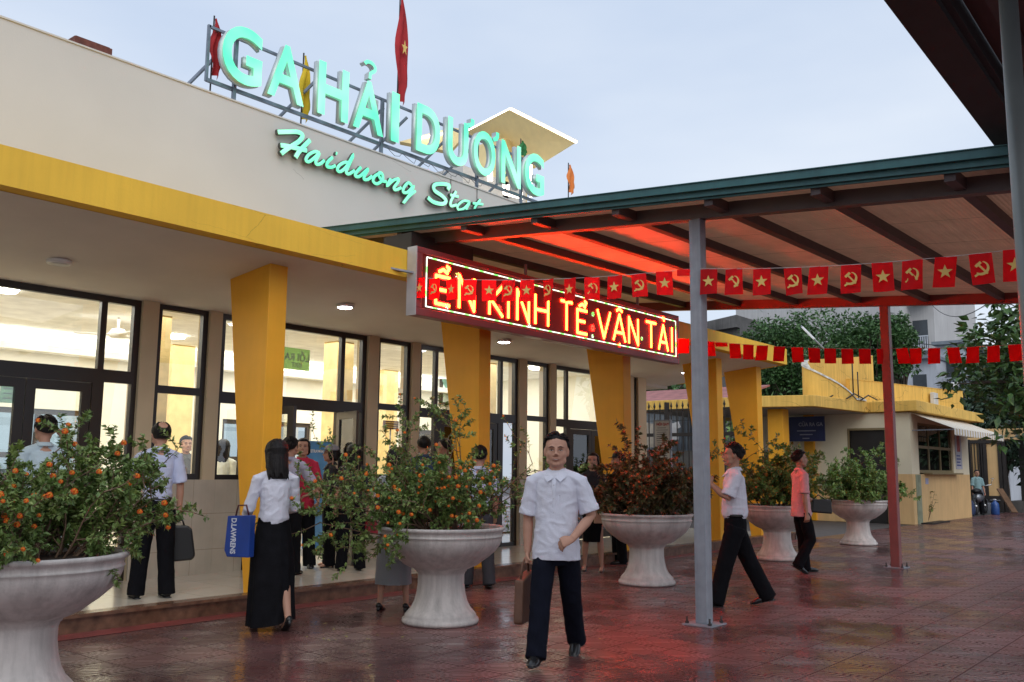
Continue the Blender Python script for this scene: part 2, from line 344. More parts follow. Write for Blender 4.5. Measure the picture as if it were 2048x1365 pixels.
for i, (a, b, k) in enumerate(xs):
    t = 2.43 if (k == 'wide' and a < 4) else 2.29
    if k == 'slim' and b-a < .3: win(a, b, SILL, 3.3, w=.03); continue
    if k == 'slim': win(a, b, SILL, 3.3, (), ((t, .09),)); continue
    win(a, a+.44, SILL, t-.05, w=.06); 
    win(a, b, t-.05, 3.3, (a+.41, b-.43), (), w=.08)
    win(b-.44, b, FZ, t-.05, (), (), w=.06)
    # door frame and leaves between a+.44 and b-.44
    g = MB(); x0, x1 = a+.44, b-.44; g.box(x0, x0+.07, 10.03, 10.1, FZ, t-.05); g.box(x1-.07, x1, 10.03, 10.1, FZ, t-.05); g.box(x0+.07, x1-.07, 10.03, 10.1, t-.13, t-.05)
    door = g.build('door_frame', m_frame, st); xm = (x0+x1)/2
    is_open = 6 < a < 7
    for s, (d0, d1) in enumerate(((x0+.075, xm-.004), (xm+.004, x1-.075))):
        q = MB(); wd = d1-d0; f = .1
        def put(mb, u0, u1, z0, z1, th=.045, off=0):
            if is_open:      # leaf swung outwards
                hx = d0 if s == 0 else d1; sg = 1 if s == 0 else -1; ang = R_(78 if s == 0 else 72)
                def P(u, y): uu = u if s == 0 else wd-u; return Vector((hx+sg*(uu*math.cos(ang)-0*y), 10.03-uu*math.sin(ang), 0))+Vector((math.sin(ang)*y*1., 0, 0))
                A = [P(u0, off), P(u1, off), P(u1, off+th), P(u0, off+th)]
                mb.hexa([(v.x, v.y, z0) for v in A], [(v.x, v.y, z1) for v in A])
            else: mb.box(d0+u0, d0+u1, 10.04+off, 10.04+off+th, z0, z1)
        z1_ = t-.135; put(q, 0, f, FZ+.01, z1_); put(q, wd-f, wd, FZ+.01, z1_); put(q, f, wd-f, FZ+.01, FZ+.16); put(q, f, wd-f, z1_-.1, z1_); put(q, f, wd-f, 1.0, 1.07)
        leaf = q.build('door', M('door_frame_brown', (.05, .04, .035), .35) if is_open else m_frame, st)
        q = MB(); put(q, f, wd-f, FZ+.16, z1_-.1, .006, .02); q.build('pane', m_glass, leaf)
        q = MB(); u = wd-f*.5 if s == 0 else f*.5; put(q, u-.012, u+.012, 1.12, 1.42, .03, -.05); q.build('handle', M('brushed_steel', (.5, .5, .5), .3, metal=.9), leaf)
# hall behind the glass
m_hall = M('hall_wall', (.86, .84, .74), .7, var=.03)
m_marble = M('yellow_marble', (.80, .60, .27), .25, var=.16, vs=5)
m_hallceil = M('hall_ceiling', (.9, .89, .86), .8)
BY = 14.6
g = MB()
bo = [(-5.2, -3.6), (-1.6, .2), (2.4, 4.3), (5.6, 7.2), (9.6, 11.6), (14.4, 16.8)]; pv = -9
for a, b in bo: g.box(pv, a, BY, BY+.2, FZ, 2.25); pv = b
g.box(pv, 18, BY, BY+.2, FZ, 2.25); g.box(-9, 18, BY, BY+.2, 2.25, 3.62)
g.box(16.34, 16.5, 10.26, BY, FZ, 3.6); g.box(-9, -8.8, 10.26, BY, FZ, 3.6)
g.build('hall_wall', m_hall, st)
g = MB(); g.box(-9, 16.5, 10.26, BY+.2, 3.42, 3.46); g.build('hall_ceiling', m_hallceil, st)
g = MB(); g.box(-9, 16.4, BY-.28, BY-.24, 3.1, 3.2); g.box(-9, 16.4, BY-.24, BY-.005, 3.1, 3.12); g.build('cove', m_hallceil, st)
g = MB(); g.box(-8.8, 16.3, BY-.2, BY-.1, 3.125, 3.14); g.build('cove_light', emis('cove_glow', (1, .97, .92), 7), st)
g = MB()
for x in (-5.9, -2.3, 1.6, 4.62, 8.25, 13., 15.4): g = MB(); g.box(x, x+.42, BY-.5, BY-.25, FZ, 3.42); g.build('marble_column', m_marble, st)
for x in (3.0, 6.35, 9.6, 13.2): g = MB(); g.box(x, x+.34, 11.5, 11.84, FZ, 3.42); g.build('marble_column', m_marble, st)
for a, b in bo:
    g = MB(); w_ = .07; g.box(a, a+w_, BY+.05, BY+.12, FZ, 2.25); g.box(b-w_, b, BY+.05, BY+.12, FZ, 2.25); g.box(a, b, BY+.051, BY+.119, 2.17, 2.249); g.box((a+b)/2-w_/2, (a+b)/2+w_/2, BY+.05, BY+.12, FZ, 2.17); g.box(a+w_, b-w_, BY+.052, BY+.118, 1.5, 1.58)
    f = g.build('rear_door', M('door_frame_brown', (.05, .04, .035), .35), st); p = MB(); p.box(a+w_, b-w_, BY+.08, BY+.085, FZ, 2.17); p.build('pane', m_glass, f)
# ceiling lamps inside the hall
for x in (-6, -2.5, 1.0, 4.4, 7.7, 11., 14.4):
    for y in (11.2, 13.1):
        g = MB(); g.lathe([(.13, 0), (.15, .03), (.15, .05)], (x, y, 3.37), 20); g.build('hall_lamp', emis('hall_lamp_glow', (1, .95, .84), 14) if 'hall_lamp_glow' not in MATS else MATS['hall_lamp_glow'], st)
# ceiling fan in the left bay
g = MB(); g.tube([(6.3, 12.2, 3.42), (6.3, 12.2, 3.22)], .02); g.lathe([(.1, 0), (.13, .05), (.08, .12)], (6.3, 12.2, 3.14), 16)
for k in range(3):
    a = 2*math.pi*k/3+.5; d = Vector((math.cos(a), math.sin(a), 0)); g.bar(Vector((6.3, 12.2, 3.18))+d*.1, Vector((6.3, 12.2, 3.18))+d*.55, .12, .012)
f_ = g.build('ceiling_fan', m_white); f_.location = (0, 0, 0); tag(f_, 'white three bladed ceiling fan inside the left bay of the hall', 'ceiling fan')
la = bpy.data.lights.new('hall_light', 'AREA'); la.shape = 'RECTANGLE'; la.size = 24; la.size_y = 3.4; la.energy = 640; la.color = (1, .96, .88)
lo = bpy.data.objects.new('hall_light', la); col.objects.link(lo); lo.location = (3.8, 12.4, 3.40)
# inner roofs to keep the hall closed
g = MB(); g.box(-9, 16.55, 10.25, 16, 4., 4.05); g.build('flat_roof', m_wallgrey, st)

# brick lying on the parapet
p = ony(181, 92, 10.1); g = MB(); g.box(p.x-.22, p.x+.22, 10.02, 10.2, 6.07, 6.165); g.box(p.x-.2, p.x+.2, 10.04, 10.18, 6.166, 6.18)
b_ = g.build('brick', M('old_brick', (.16, .055, .04), .9, var=.3, vs=20), origin=(p.x, 10.1, 6.07), bevel=.01); tag(b_, 'dark red brick lying on top of the grey wall at left', 'brick')

# entrance pillars, wedge shaped: wide at the soffit, narrow at the floor
PX = [5.86, 9.2, 12.7, 15.95, 17.7]
lab = ['amber wedge pillar nearest, behind the woman in the black skirt', 'amber wedge pillar below the left part of the red screen', 'amber wedge pillar below the right end of the red screen', 'amber wedge pillar seen just right of the grey steel post', 'amber wedge pillar at the right corner of the yellow roof']
for x, lb in zip(PX, lab):
    t0, t1, b0, b1 = 8.02, 8.74, 8.0, 8.22; h = .115
    g = MB(); g.hexa([(x-h, b0, FZ+.001), (x+h, b0, FZ+.001), (x+h, b1, FZ+.001), (x-h, b1, FZ+.001)], [(x-h, t0, soff(t0)-.002), (x+h, t0, soff(t0)-.002), (x+h, t1, soff(t1)-.002), (x-h, t1, soff(t1)-.002)])
    tag(g.build('pillar', m_pillar, origin=(x, 8.2, FZ), bevel=.008), lb, 'pillar', 'wedge pillars along the station front')
p = onz(1300, 768, 3.25)
g = MB(); g.box(17.45, 17.85, 10.9, 11.5, 0, 3.25); tag(g.build('square_pillar', m_pillar, origin=(17.6, 11.2, 0), bevel=.008), 'square amber pillar behind the notice board', 'pillar')

# round soffit lamps
m_lampglow = emis('lamp_glow', (.95, .93, 1.), 26)
for i, (px, py, lit, lb) in enumerate(((118, 527, 0, 'round ceiling lamp at far left, switched off'), (690, 613, 1, 'lit round ceiling lamp between the first two pillars'), (1008, 684, 1, 'lit round ceiling lamp under the middle of the red screen'), (1373, 745, 1, 'lit round ceiling lamp left of the grey steel post'))):
    z = 3.42; 
    for _ in range(4): q = onz(px, py, z); z = soff(q.y)-.02
    t = thing('ceiling_lamp', lb, 'lamp', (q.x, q.y, z), 'round lamps under the roof edge')
    g = MB(); g.lathe([(.105, -.02), (.115, -.012), (.115, .02)], (q.x, q.y, z), 24); g.build('housing', m_white, t)
    g = MB(); g.lathe([(.02, -.034), (.07, -.03), (.092, -.0205), (.092, -.019)], (q.x, q.y, z), 24); g.build('diffuser', m_lampglow if lit else M('milk_plastic', (.6, .6, .58), .4), t)
    if i == 1:
        g = MB(); g.tube([(q.x-.1, q.y+.12, z+.012), (q.x-.2, q.y+.2, z-.0), (q.x-.28, q.y+.16, z+.008)], .006); g.build('wire', m_black, t)

# ------------------------------------------------------------------ rooftop lettering
def letter_face():
    m = emis('green_face', (.22, 1., .62), 1.0); t, b = base_of(m)
    tcn = _n(t, 'ShaderNodeTexCoord'); nz = _n(t, 'ShaderNodeTexNoise'); nz.inputs['Scale'].default_value = 1.3; t.links.new(tcn.outputs['Object'], nz.inputs[0])
    cr = _n(t, 'ShaderNodeValToRGB'); cr.color_ramp.elements[0].position = .35; cr.color_ramp.elements[0].color = (.09, .78, .42, 1); cr.color_ramp.elements[1].position = .68; cr.color_ramp.elements[1].color = (.42, .95, .62, 1)
    t.links.new(nz.outputs[0], cr.inputs[0]); t.links.new(cr.outputs[0], b.inputs['Emission Color']); b.inputs['Base Color'].default_value = (.05, .4, .25, 1); return m
m_gface = letter_face(); m_return = M('letter_side', (.55, .6, .62), .4, metal=.3, var=.08)
sg = thing('rooftop_sign', 'large glowing green capital letters on a steel frame above the grey wall', 'sign', (9.7, 10.05, 6.07))
LZ0, LZ1 = 6.32, 7.1
LT = [('G', 6.28, 6.88), ('A', 6.98, 7.58), ('H', 7.82, 8.37), ('A', 8.47, 9.06), ('I', 9.22, 9.38), ('D', 9.76, 10.29), ('U', 10.47, 10.96), ('O', 11.1, 11.66), ('N', 11.82, 12.36), ('G', 12.48, 13.04)]
def letter(ch, x0, x1, z0, z1, y, off=.035, ext=.065):
    me = text_mesh(ch, 1., off, .0, 6); X = [v.co.x for v in me.vertices]; Z = [v.co.y for v in me.vertices]
    sx = (x1-x0)/(max(X)-min(X)); sz = (z1-z0)/(max(Z)-min(Z)); mx_, mz_ = min(X), min(Z)
    bm = bmesh.new(); bm.from_mesh(me); bmesh.ops.remove_doubles(bm, verts=bm.verts, dist=1e-5)
    for v in bm.verts: v.co = Vector((x0+(v.co.x-mx_)*sx, y, z0+(v.co.y-mz_)*sz))
    return bm
def add_letter(bm, parent, y0, depth, name='letter', face=None, side=None):
    org = WL[parent.name]
    face = face or m_gface; side = side or m_return
    fm = bpy.data.meshes.new('letter_face'); b2 = bm.copy()
    for v in b2.verts: v.co.y = y0-.003; 
    for v in b2.verts: v.co -= org
    b2.to_mesh(fm); b2.free(); fm.materials.append(face)
    r = bmesh.ops.extrude_face_region(bm, geom=bm.faces[:]); 
    for v in r['geom']:
        if isinstance(v, bmesh.types.BMVert): v.co.y = y0+depth
    for v in bm.verts: v.co -= org
    bmesh.ops.recalc_face_normals(bm, faces=bm.faces)
    me = bpy.data.meshes.new(name); bm.to_mesh(me); bm.free(); me.materials.append(side)
    o = bpy.data.objects.new(name, me); col.objects.link(o); o.parent = parent; WL[o.name] = org
    f = bpy.data.objects.new('letter_face', fm); col.objects.link(f); f.parent = o; WL[f.name] = org
    return o
for ch, x0, x1 in LT: add_letter(letter(ch, x0, x1, LZ0, LZ1, 10.05, (.022 if ch not in 'AO' else .016) if ch != 'I' else .02), sg, 9.99, .12)
def mark(pts, wd, y, parent, depth=.1, face=None, side=None):
    """small stroke-shaped sign part (hook, horn)"""
    bm = bmesh.new(); n = len(pts); P = [Vector((p[0], 0, p[1])) for p in pts]; L_, Rr = [], []
    for i, p in enumerate(P):
        d = (P[min(i+1, n-1)]-P[max(i-1, 0)]).normalized(); s = Vector((-d.z, 0, d.x)); wv = wd[i] if hasattr(wd, '__len__') else wd
        L_.append(bm.verts.new((p+s*wv/2).to_tuple())); Rr.append(bm.verts.new((p-s*wv/2).to_tuple()))
    for i in range(n-1): bm.faces.new((L_[i], L_[i+1], Rr[i+1], Rr[i]))
    for v in bm.verts: v.co.y = y
    return add_letter(bm, parent, y, depth, 'accent', face, side)
def arc(cx, cz, rx, rz, a0, a1, n=10): return [(cx+rx*math.cos(R_(a0+(a1-a0)*i/n)), cz+rz*math.sin(R_(a0+(a1-a0)*i/n))) for i in range(n+1)]
hk = arc(8.76, 7.325, .105, .075, 165, -60, 10)+[(8.77, 7.22), (8.765, 7.14)]
mark(hk, .055, 9.99, sg)
mark([(10.93, 7.08), (11.02, 7.1), (11.06, 7.15), (11.06, 7.22)], [.06, .08, .085, .085], 9.99, sg)
mark([(11.6, 7.02), (11.68, 7.06), (11.71, 7.11), (11.71, 7.18)], [.06, .08, .08, .08], 9.99, sg)
g = MB()
g.bar((6.2, 10.2, 7.02), (13.1, 10.2, 7.02), .035, .035); g.bar((6.2, 10.2, 6.3), (13.1, 10.2, 6.3), .045, .045)
for x in (6.6, 9.2, 11.4, 12.6): g.bar((x, 10.18, 6.0), (x, 10.18, 7.02), .045, .045)
for x in (6.25, 7.7, 9.0, 9.5, 10.5, 11.1, 12.3): g.bar((x+.25, 10.2, 6.9), (x-.15, 10.95, 6.1), .035, .035)
g.bar((6.2, 10.2, 6.28), (6.2, 10.2, 7.04), .035, .035)
g.build('support_frame', M('galvanised', (.22, .25, .3), .45, metal=.6, var=.2, vs=10), sg)
g = MB()
for k in range(7):
    x = 9.35+k*.32; g.tube([(x, 10.2, 6.28), (x+.1, 10.14, 6.17+.02*(k % 3)), (x+.22, 10.16, 6.2-.03*(k % 2)), (x+.3, 10.2, 6.27)], .004, 5)
g.build('cable', m_black, sg)
g = MB(); g.box(9.0, 9.1, 10.16, 10.26, 6.75, 6.95); g.build('junction_box', M('box_white', (.6, .62, .62), .5), sg)

# script line on the wall, traced stroke by stroke on the wall plane
def S(zx, zy): q = ony(530+zx/4.551, 240+zy/4.551, 9.955); return (q.x, q.z)
def smooth(pts, k=5):
    P = [Vector(p) for p in pts]; out = []
    for i in range(len(P)-1):
        p0, p1, p2, p3 = P[max(i-1, 0)], P[i], P[i+1], P[min(i+2, len(P)-1)]
        for j in range(k):
            t = j/k; out.append(.5*((2*p1)+(p2-p0)*t+(2*p0-5*p1+4*p2-p3)*t*t+(3*p1-p0-3*p2+p3)*t**3))
    out.append(P[-1]); return out
ss = thing('script_sign', 'glowing green handwriting style letters mounted on the grey wall', 'sign', (9.2, 9.95, 5.5))
STR = {
 'H': [[(95, 120), (190, 118), (275, 120), (318, 150), (290, 200), (230, 240), (175, 275), (125, 315)], [(385, 195), (330, 250), (285, 300), (255, 350)], [(120, 240), (190, 250), (270, 268), (355, 288)]],
 'a': [[(470, 310), (430, 298), (375, 325), (348, 372), (375, 390), (425, 355), (470, 315), (440, 380), (445, 412), (480, 408), (515, 378)]],
 'i': [[(590, 350), (548, 392), (540, 432), (580, 440), (615, 425)], [(622, 312), (630, 316)]],
 'd': [[(745, 400), (700, 395), (650, 425), (635, 465), (665, 478), (720, 430), (782, 325), (735, 430), (715, 485), (740, 500), (790, 470)]],
 'u': [[(848, 440), (805, 490), (800, 520), (840, 520), (915, 455), (880, 520), (880, 550), (915, 548), (950, 520)]],
 'o': [[(1030, 490), (975, 520), (960, 565), (995, 590), (1045, 555), (1045, 505), (1020, 488), (1010, 510), (1040, 560), (1080, 570)]],
 'n': [[(1120, 545), (1085, 610), (1140, 560), (1190, 545), (1185, 575), (1150, 625), (1165, 645), (1215, 625)]],
 'g': [[(1310, 605), (1280, 580), (1240, 625), (1235, 665), (1275, 665), (1330, 610), (1290, 690), (1235, 765), (1290, 700), (1345, 655)]],
 'S': [[(1640, 640), (1655, 605), (1590, 590), (1520, 600), (1520, 650), (1590, 700), (1625, 745), (1590, 772), (1510, 755), (1460, 715)]],
 't': [[(1715, 660), (1670, 745), (1670, 790), (1720, 780)], [(1665, 690), (1735, 705)]],
 'a2': [[(1835, 750), (1780, 745), (1730, 790), (1740, 825), (1790, 810), (1840, 760), (1810, 820), (1850, 845)]],
 't2': [[(1935, 735), (1890, 800), (1885, 860), (1930, 850)], [(1870, 765), (1960, 775)]],
 'i2': [[(2010, 820), (1985, 870), (2020, 895)]], 'o2': [[(2120, 850), (2075, 870), (2070, 910), (2110, 920), (2140, 880), (2115, 850)]], 'n2': [[(2190, 880), (2170, 930), (2220, 895), (2250, 900), (2235, 950), (2280, 950)]]}
for key, strokes in STR.items():
    wd = .068 if key in 'HS' else (.05 if len(key) == 1 else .045)
    a = MB(); b = MB()
    for stk in strokes:
        P = smooth([S(*p) for p in stk], 4)
        a.tube([(p[0], 9.93, p[1]) for p in P], [(.035, wd*.62)]*len(P), 10, up=(0, 1, 0)); b.tube([(p[0], 9.897, p[1]) for p in P], [(.012, wd*.47)]*len(P), 10, up=(0, 1, 0))
    o = a.build('letter', M('letter_dark_side', (.12, .13, .12), .4, metal=.4), ss); b.build('letter_face', m_gface, o)
g = MB(); g.tube([(10.56, 9.99, 6.1), (10.56, 9.985, 5.6)], .005); g.tube([(11.2, 9.99, 6.1), (11.2, 9.985, 5.7)], .005); g.build('cable', m_black, ss)
sl = None
# ------------------------------------------------------------------ LED message board
SY = 7.42
led = thing('led_board', 'long red LED message board with glowing yellow capitals hung before the roof edge', 'LED sign', (10.3, SY, 3.12))
SX0, SX1, SZ0, SZ1 = 7.31, 13.36, 3.13, 3.93
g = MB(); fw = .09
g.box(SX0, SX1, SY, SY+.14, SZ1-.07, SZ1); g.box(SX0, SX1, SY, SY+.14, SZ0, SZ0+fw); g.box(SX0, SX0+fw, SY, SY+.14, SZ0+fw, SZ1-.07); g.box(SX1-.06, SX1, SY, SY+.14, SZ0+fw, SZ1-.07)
g.build('frame', M('led_frame_red_glow', (.28, .07, .075), .35, metal=.1), led, bevel=.008)  # red glow of the letters is painted into the frame colour
g = MB(); g.box(SX0-.012, SX0, SY+.0, SY+.15, SZ0, SZ1); g.build('end_plate', M('led_silver', (.55, .55, .57), .35, metal=.3), led)
ms = emis('led_panel', (1, .012, .01), .07); t, b = base_of(ms); b.inputs['Base Color'].default_value = (.02, .005, .005, 1); b.inputs['Roughness'].default_value = .5
g = MB(); g.box(SX0+fw, SX1-.06, SY+.02, SY+.13, SZ0+fw, SZ1-.07); g.build('screen', ms, led)
F = {'E': [[(1, 0), (0, 0), (0, 1), (1, 1)], [(0, .52), (.8, .52)]], 'N': [[(0, 0), (0, 1), (1, 0), (1, 1)]], 'K': [[(0, 0), (0, 1)], [(1, 1), (.12, .48), (1, 0)]], 'I': [[(.5, 0), (.5, 1)]],
     'H': [[(0, 0), (0, 1)], [(1, 0), (1, 1)], [(0, .5), (1, .5)]], 'T': [[(0, 1), (1, 1)], [(.5, 0), (.5, 1)]], 'V': [[(0, 1), (.5, 0), (1, 1)]], 'A': [[(0, 0), (.5, 1), (1, 0)], [(.2, .32), (.8, .32)]]}
LL = [('E', 7.62, 7.9), ('N', 8.02, 8.33), ('K', 8.58, 8.88), ('I', 8.93, 9.01), ('N', 9.13, 9.41), ('H', 9.51, 9.83), ('T', 10.08, 10.39), ('E', 10.47, 10.75), ('V', 10.97, 11.35), ('A', 11.39, 11.76), ('N', 11.82, 12.12), ('T', 12.32, 12.66), ('A', 12.7, 13.03), ('I', 13.09, 13.19)]
ZB, ZT = 3.29, 3.73
m_core = emis('led_yellow', (1, .10, .008), 42); m_halo = emis('led_red', (1, .004, .002), 60)
def stroke(mb, P, wd, y, d=.004):
    for a, b in zip(P[:-1], P[1:]): mb.bar((a[0], y, a[1]), (b[0], y, b[1]), wd, d, up=(0, 1, 0))
    for a in P[1:-1]: mb.prism([(wd/2*math.cos(2*math.pi*j/10), wd/2*math.sin(2*math.pi*j/10)) for j in range(10)], ((a[0], y, a[1]), XN, ZN, YN), -d/2-.0003, d/2+.0003)
acc = {0: [[(.25, .54), (.5, .6), (.75, .54)], [(.8, .6), (.62, .67)]], 7: [[(7.0, 0)]]}
def led_letter(P, y=SY+.02):
    a = MB(); b = MB()
    for q in P: stroke(a, q, .060, y-.004); stroke(b, q, .030, y-.009)
    o = a.build('letter', m_halo, led); b.build('letter_core', m_core, o)
for i, (ch, x0, x1) in enumerate(LL):
    zt = ZT if not (i in (0, 7)) else ZT-.07
    P = [[(x0+.02+p[0]*(x1-x0-.04), ZB+.02+p[1]*(zt-ZB-.04)) for p in s] for s in F[ch]]
    xc = (x0+x1)/2
    if i in (0, 7): P += [[(xc-.08, zt+.03), (xc, zt+.07), (xc+.08, zt+.03)], [(xc+.05, zt+.12), (xc+.1, zt+.1), (xc+.07, zt+.06)]]
    if i == 9: P += [[(xc-.08, zt+.03), (xc, zt+.07), (xc+.08, zt+.03)], [(xc-.01, ZB-.03), (xc+.02, ZB-.03)]]
    if i == 12: P += [[(xc-.03, zt+.1), (xc+.03, zt+.1), (xc+.02, zt+.05)]]
    led_letter(P)
m_wled = emis('led_white', (.85, 1, .8), 1.6); m_gled = emis('led_green', (.25, 1, .3), 1.6)
tl, bl_ = base_of(m_wled); _c = _n(tl, 'ShaderNodeTexCoord'); _s = _n(tl, 'ShaderNodeSeparateXYZ'); tl.links.new(_c.outputs['Object'], _s.inputs[0]); _f = _math(tl, 'GREATER_THAN', _math(tl, 'FRACT', _math(tl, 'MULTIPLY', _math(tl, 'ADD', _s.outputs[0], _s.outputs[2]), 3.6)), .72)
_x = _n(tl, 'ShaderNodeMixRGB'); tl.links.new(_f, _x.inputs[0]); _x.inputs[1].default_value = (.85, 1, .8, 1); _x.inputs[2].default_value = (.1, .9, .12, 1); tl.links.new(_x.outputs[0], bl_.inputs['Emission Color'])
bx0, bx1, bz0, bz1 = SX0+.17, SX1-.09, SZ0+.12, SZ1-.1
for a_, b_ in (((bx0, bz1), (bx1, bz1)), ((bx0, bz0), (bx1, bz0)), ((bx0, bz0), (bx0, bz1)), ((bx1, bz0), (bx1, bz1))):
    g = MB(); g.bar((a_[0], SY+.014, a_[1]), (b_[0], SY+.014, b_[1]), .013, .006, up=(0, 1, 0)); g.build('border_light', m_wled, led)
for cx, cz, n, r in ((7.83, 3.3, 5, .035), (10.86, 3.3, 6, .03), (8.0, 3.7, 5, .04), (10.87, 3.62, 8, .035), (12.2, 3.42, 8, .03), (9.4, 3.27, 4, .03), (10.86, 3.42, 9, .05), (8.78, 3.4, 8, .05), (11.2, 3.45, 8, .05)):
    mb = MB()
    for k in range(n): a = 2*math.pi*k/n; mb.bar((cx+r*.35*math.cos(a), SY+.007, cz+r*.35*math.sin(a)), (cx+r*math.cos(a), SY+.007, cz+r*math.sin(a)), .009, .004, up=(0, 1, 0))
    mb.build('sparkle_light', m_wled if r < .045 else m_halo, led)
g = MB(); g.bar((SX0-.38, SY+.25, 3.66), (SX0+.0, SY+.06, 3.62), .05, .02); g.bar((9.4, SY+.08, 3.93), (9.4, SY+.08, 4.1), .03, .03); g.bar((12.2, SY+.08, 3.93), (12.2, SY+.08, 4.1), .03, .03); g.build('bracket', m_steel, led)

# ------------------------------------------------------------------ steel canopy over the path to the door
def zrf(X, Y): return 3.90+.082*(Y-4.22)+.018*(X-7.95)     # underside of the rafters
cn = thing('canopy', 'steel framed path canopy with dark green edge trim and ribbed underside', 'canopy', (11, 5, 0))
CX0, CX1, CY0, CY1 = 7.55, 14.85, .9, 9.55
g = MB()
def beamY(X, w, h, y0, y1, top):
    g.bar((X, y0, zrf(X, y0)-h/2+top), (X, y1, zrf(X, y1)-h/2+top), w, h)
beamY(7.95, .1, .14, .95, 9.5, .079); g.build('main_beam', M('beam_grey', (.10, .085, .088), .5, var=.1), cn)
g = MB(); beamY(14.63, .1, .15, .95, 9.5, .079); g.build('end_beam', M('beam_red', (.23, .05, .045), .5, var=.1), cn)
for y in (1.15, 1.8, 2.87, 3.88, 4.9, 5.93, 6.95, 8., 9.): 
    g = MB(); z0 = zrf(CX0, y)+.002; z1 = zrf(CX1, y)+.002; g.bar((CX0+.02, y, z0+.022), (CX1, y, z1+.022), .085, .1); g.build('rafter', m_beam, cn)
# ceiling foil under the roof sheets, one panel row after another
def foil():
    m = M('roof_foil', (.66, .52, .46), .42, metal=.35, var=.25, vs=2.5); t, b = base_of(m); l = t.links.new
    tcn = _n(t, 'ShaderNodeTexCoord'); sp = _n(t, 'ShaderNodeSeparateXYZ'); l(tcn.outputs['Object'], sp.inputs[0])
    a = _math(t, 'SINE', _math(t, 'MULTIPLY', _math(t, 'ADD', sp.outputs[0], sp.outputs[1]), 75)); c = _math(t, 'SINE', _math(t, 'MULTIPLY', _math(t, 'SUBTRACT', sp.outputs[0], sp.outputs[1]), 75))
    bp = _n(t, 'ShaderNodeBump'); bp.inputs['Strength'].default_value = .7; bp.inputs['Distance'].default_value = .012; l(_math(t, 'MULTIPLY', a, c), bp.inputs['Height']); l(bp.outputs[0], b.inputs['Normal'])
    grid_lines(m, 1.15, 0, 'XY', .008, (.12, .1, .1), (.35, 0)); return m
g = MB(); zt = .08
g.add([(CX0, CY0, zrf(CX0, CY0)+zt), (CX1, CY0, zrf(CX1, CY0)+zt), (CX1, CY1, zrf(CX1, CY1)+zt), (CX0, CY1, zrf(CX0, CY1)+zt)], [(0, 3, 2, 1)]); g.build('roof_underside', translucent(foil(), (.80, .42, .27), .3), cn, fix=False)
# corrugated top sheet
g = MB(); n = 260; vs = []
for i in range(n+1):
    y = CY0+(CY1-CY0)*i/n; dz = .018*(1 if i % 4 < 2 else 0)
    vs += [(CX0-.06, y, zrf(CX0, y)+.095+dz), (CX1+.05, y, zrf(CX1, y)+.095+dz)]
g.add(vs, [(2*i, 2*i+1, 2*i+3, 2*i+2) for i in range(n)]); g.build('roof_sheet', translucent(M('roof_sheet', (.2, .22, .2), .5), (.6, .58, .52), .6), cn)
g = MB()   # folded green trim along the open edge
for x, w, za, zb in ((CX0-.09, .02, .095, .165), (CX0-.055, .02, .04, .095), (CX0-.02, .02, .02, .045)):
    g.hexa([(x, CY0-.1, zrf(x, CY0)+za), (x+w, CY0-.1, zrf(x, CY0)+za), (x+w, CY1, zrf(x, CY1)+za), (x, CY1, zrf(x, CY1)+za)], [(x, CY0-.1, zrf(x, CY0)+zb), (x+w, CY0-.1, zrf(x, CY0)+zb), (x+w, CY1, zrf(x, CY1)+zb), (x, CY1, zrf(x, CY1)+zb)])
for za in (.167, .093): g.bar((CX0-.06, CY0-.1, zrf(CX0, CY0)+za), (CX0-.06, CY1, zrf(CX0, CY1)+za), .09, .008)
g.build('edge_trim', m_green, cn)
g = MB(); g.box(7.5, 8.6, 7.72, 8.2, 3.905, 4.18); g.build('downpipe_box', m_dark, cn)
# posts
def post(X, Y, s, ztop, m, label):
    t = thing('steel_post', label, 'post', (X, Y, 0), 'square steel posts holding the canopy')
    g = MB(); g.box(X-s/2, X+s/2, Y-s/2, Y+s/2, .0141, ztop); g.build('shaft', m, t, bevel=.006)
    g = MB(); g.box(X-.15, X+.15, Y-.15, Y+.15, .002, .014); g.build('base_plate', m_steel, t)
    for i in (-1, 1):
        for j in (-1, 1):
            g = MB(); g.tube([(X+i*.115, Y+j*.115, .01), (X+i*.115, Y+j*.115, .075)], .009, 6); g.lathe([(.019, 0), (.019, .016)], (X+i*.115, Y+j*.115, .016), 6, smooth=False); g.build('bolt', m_dark, t)
post(7.95, 4.2, .12, zrf(7.95, 4.2)-.064, m_steel, 'grey square steel post in front of the walking man in the middle distance')
post(14.63, 4.52, .13, zrf(14.63, 4.5)-.073, M('post_rust', (.24, .085, .08), .5, var=.12), 'reddish square steel post farther off, in front of the ticket kiosk')

# second canopy overhead at the right with its round post
c2 = thing('near_canopy', 'dark canopy overhead at the upper right with a deep gutter', 'canopy', (4, 1, 0))
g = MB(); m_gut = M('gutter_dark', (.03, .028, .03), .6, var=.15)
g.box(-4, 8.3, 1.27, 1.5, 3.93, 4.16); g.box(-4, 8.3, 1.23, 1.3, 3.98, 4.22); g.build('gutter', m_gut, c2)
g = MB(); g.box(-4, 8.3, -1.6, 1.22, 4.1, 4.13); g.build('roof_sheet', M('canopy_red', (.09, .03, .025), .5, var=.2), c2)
for y in (1.05, .62, .1): g = MB(); g.box(-4, 8.3, y-.03, y+.03, 4.0, 4.09); g.build('purlin', m_beam, c2)
for o_ in c2.children:
    for v in o_.data.vertices: v.co.z += .04*(7.65-(v.co.x+4))
t = thing('round_post', 'grey round steel post at the right edge of the view', 'post', (4.8, .8, 0))
pp = ony(2028, 170, .82)
g = MB(); g.tube([(pp.x, .82, .01), (pp.x, .82, 3.995)], .042, 20); g.build('shaft', M('galv_pole', (.20, .22, .22), .45, metal=.3, var=.1), t)
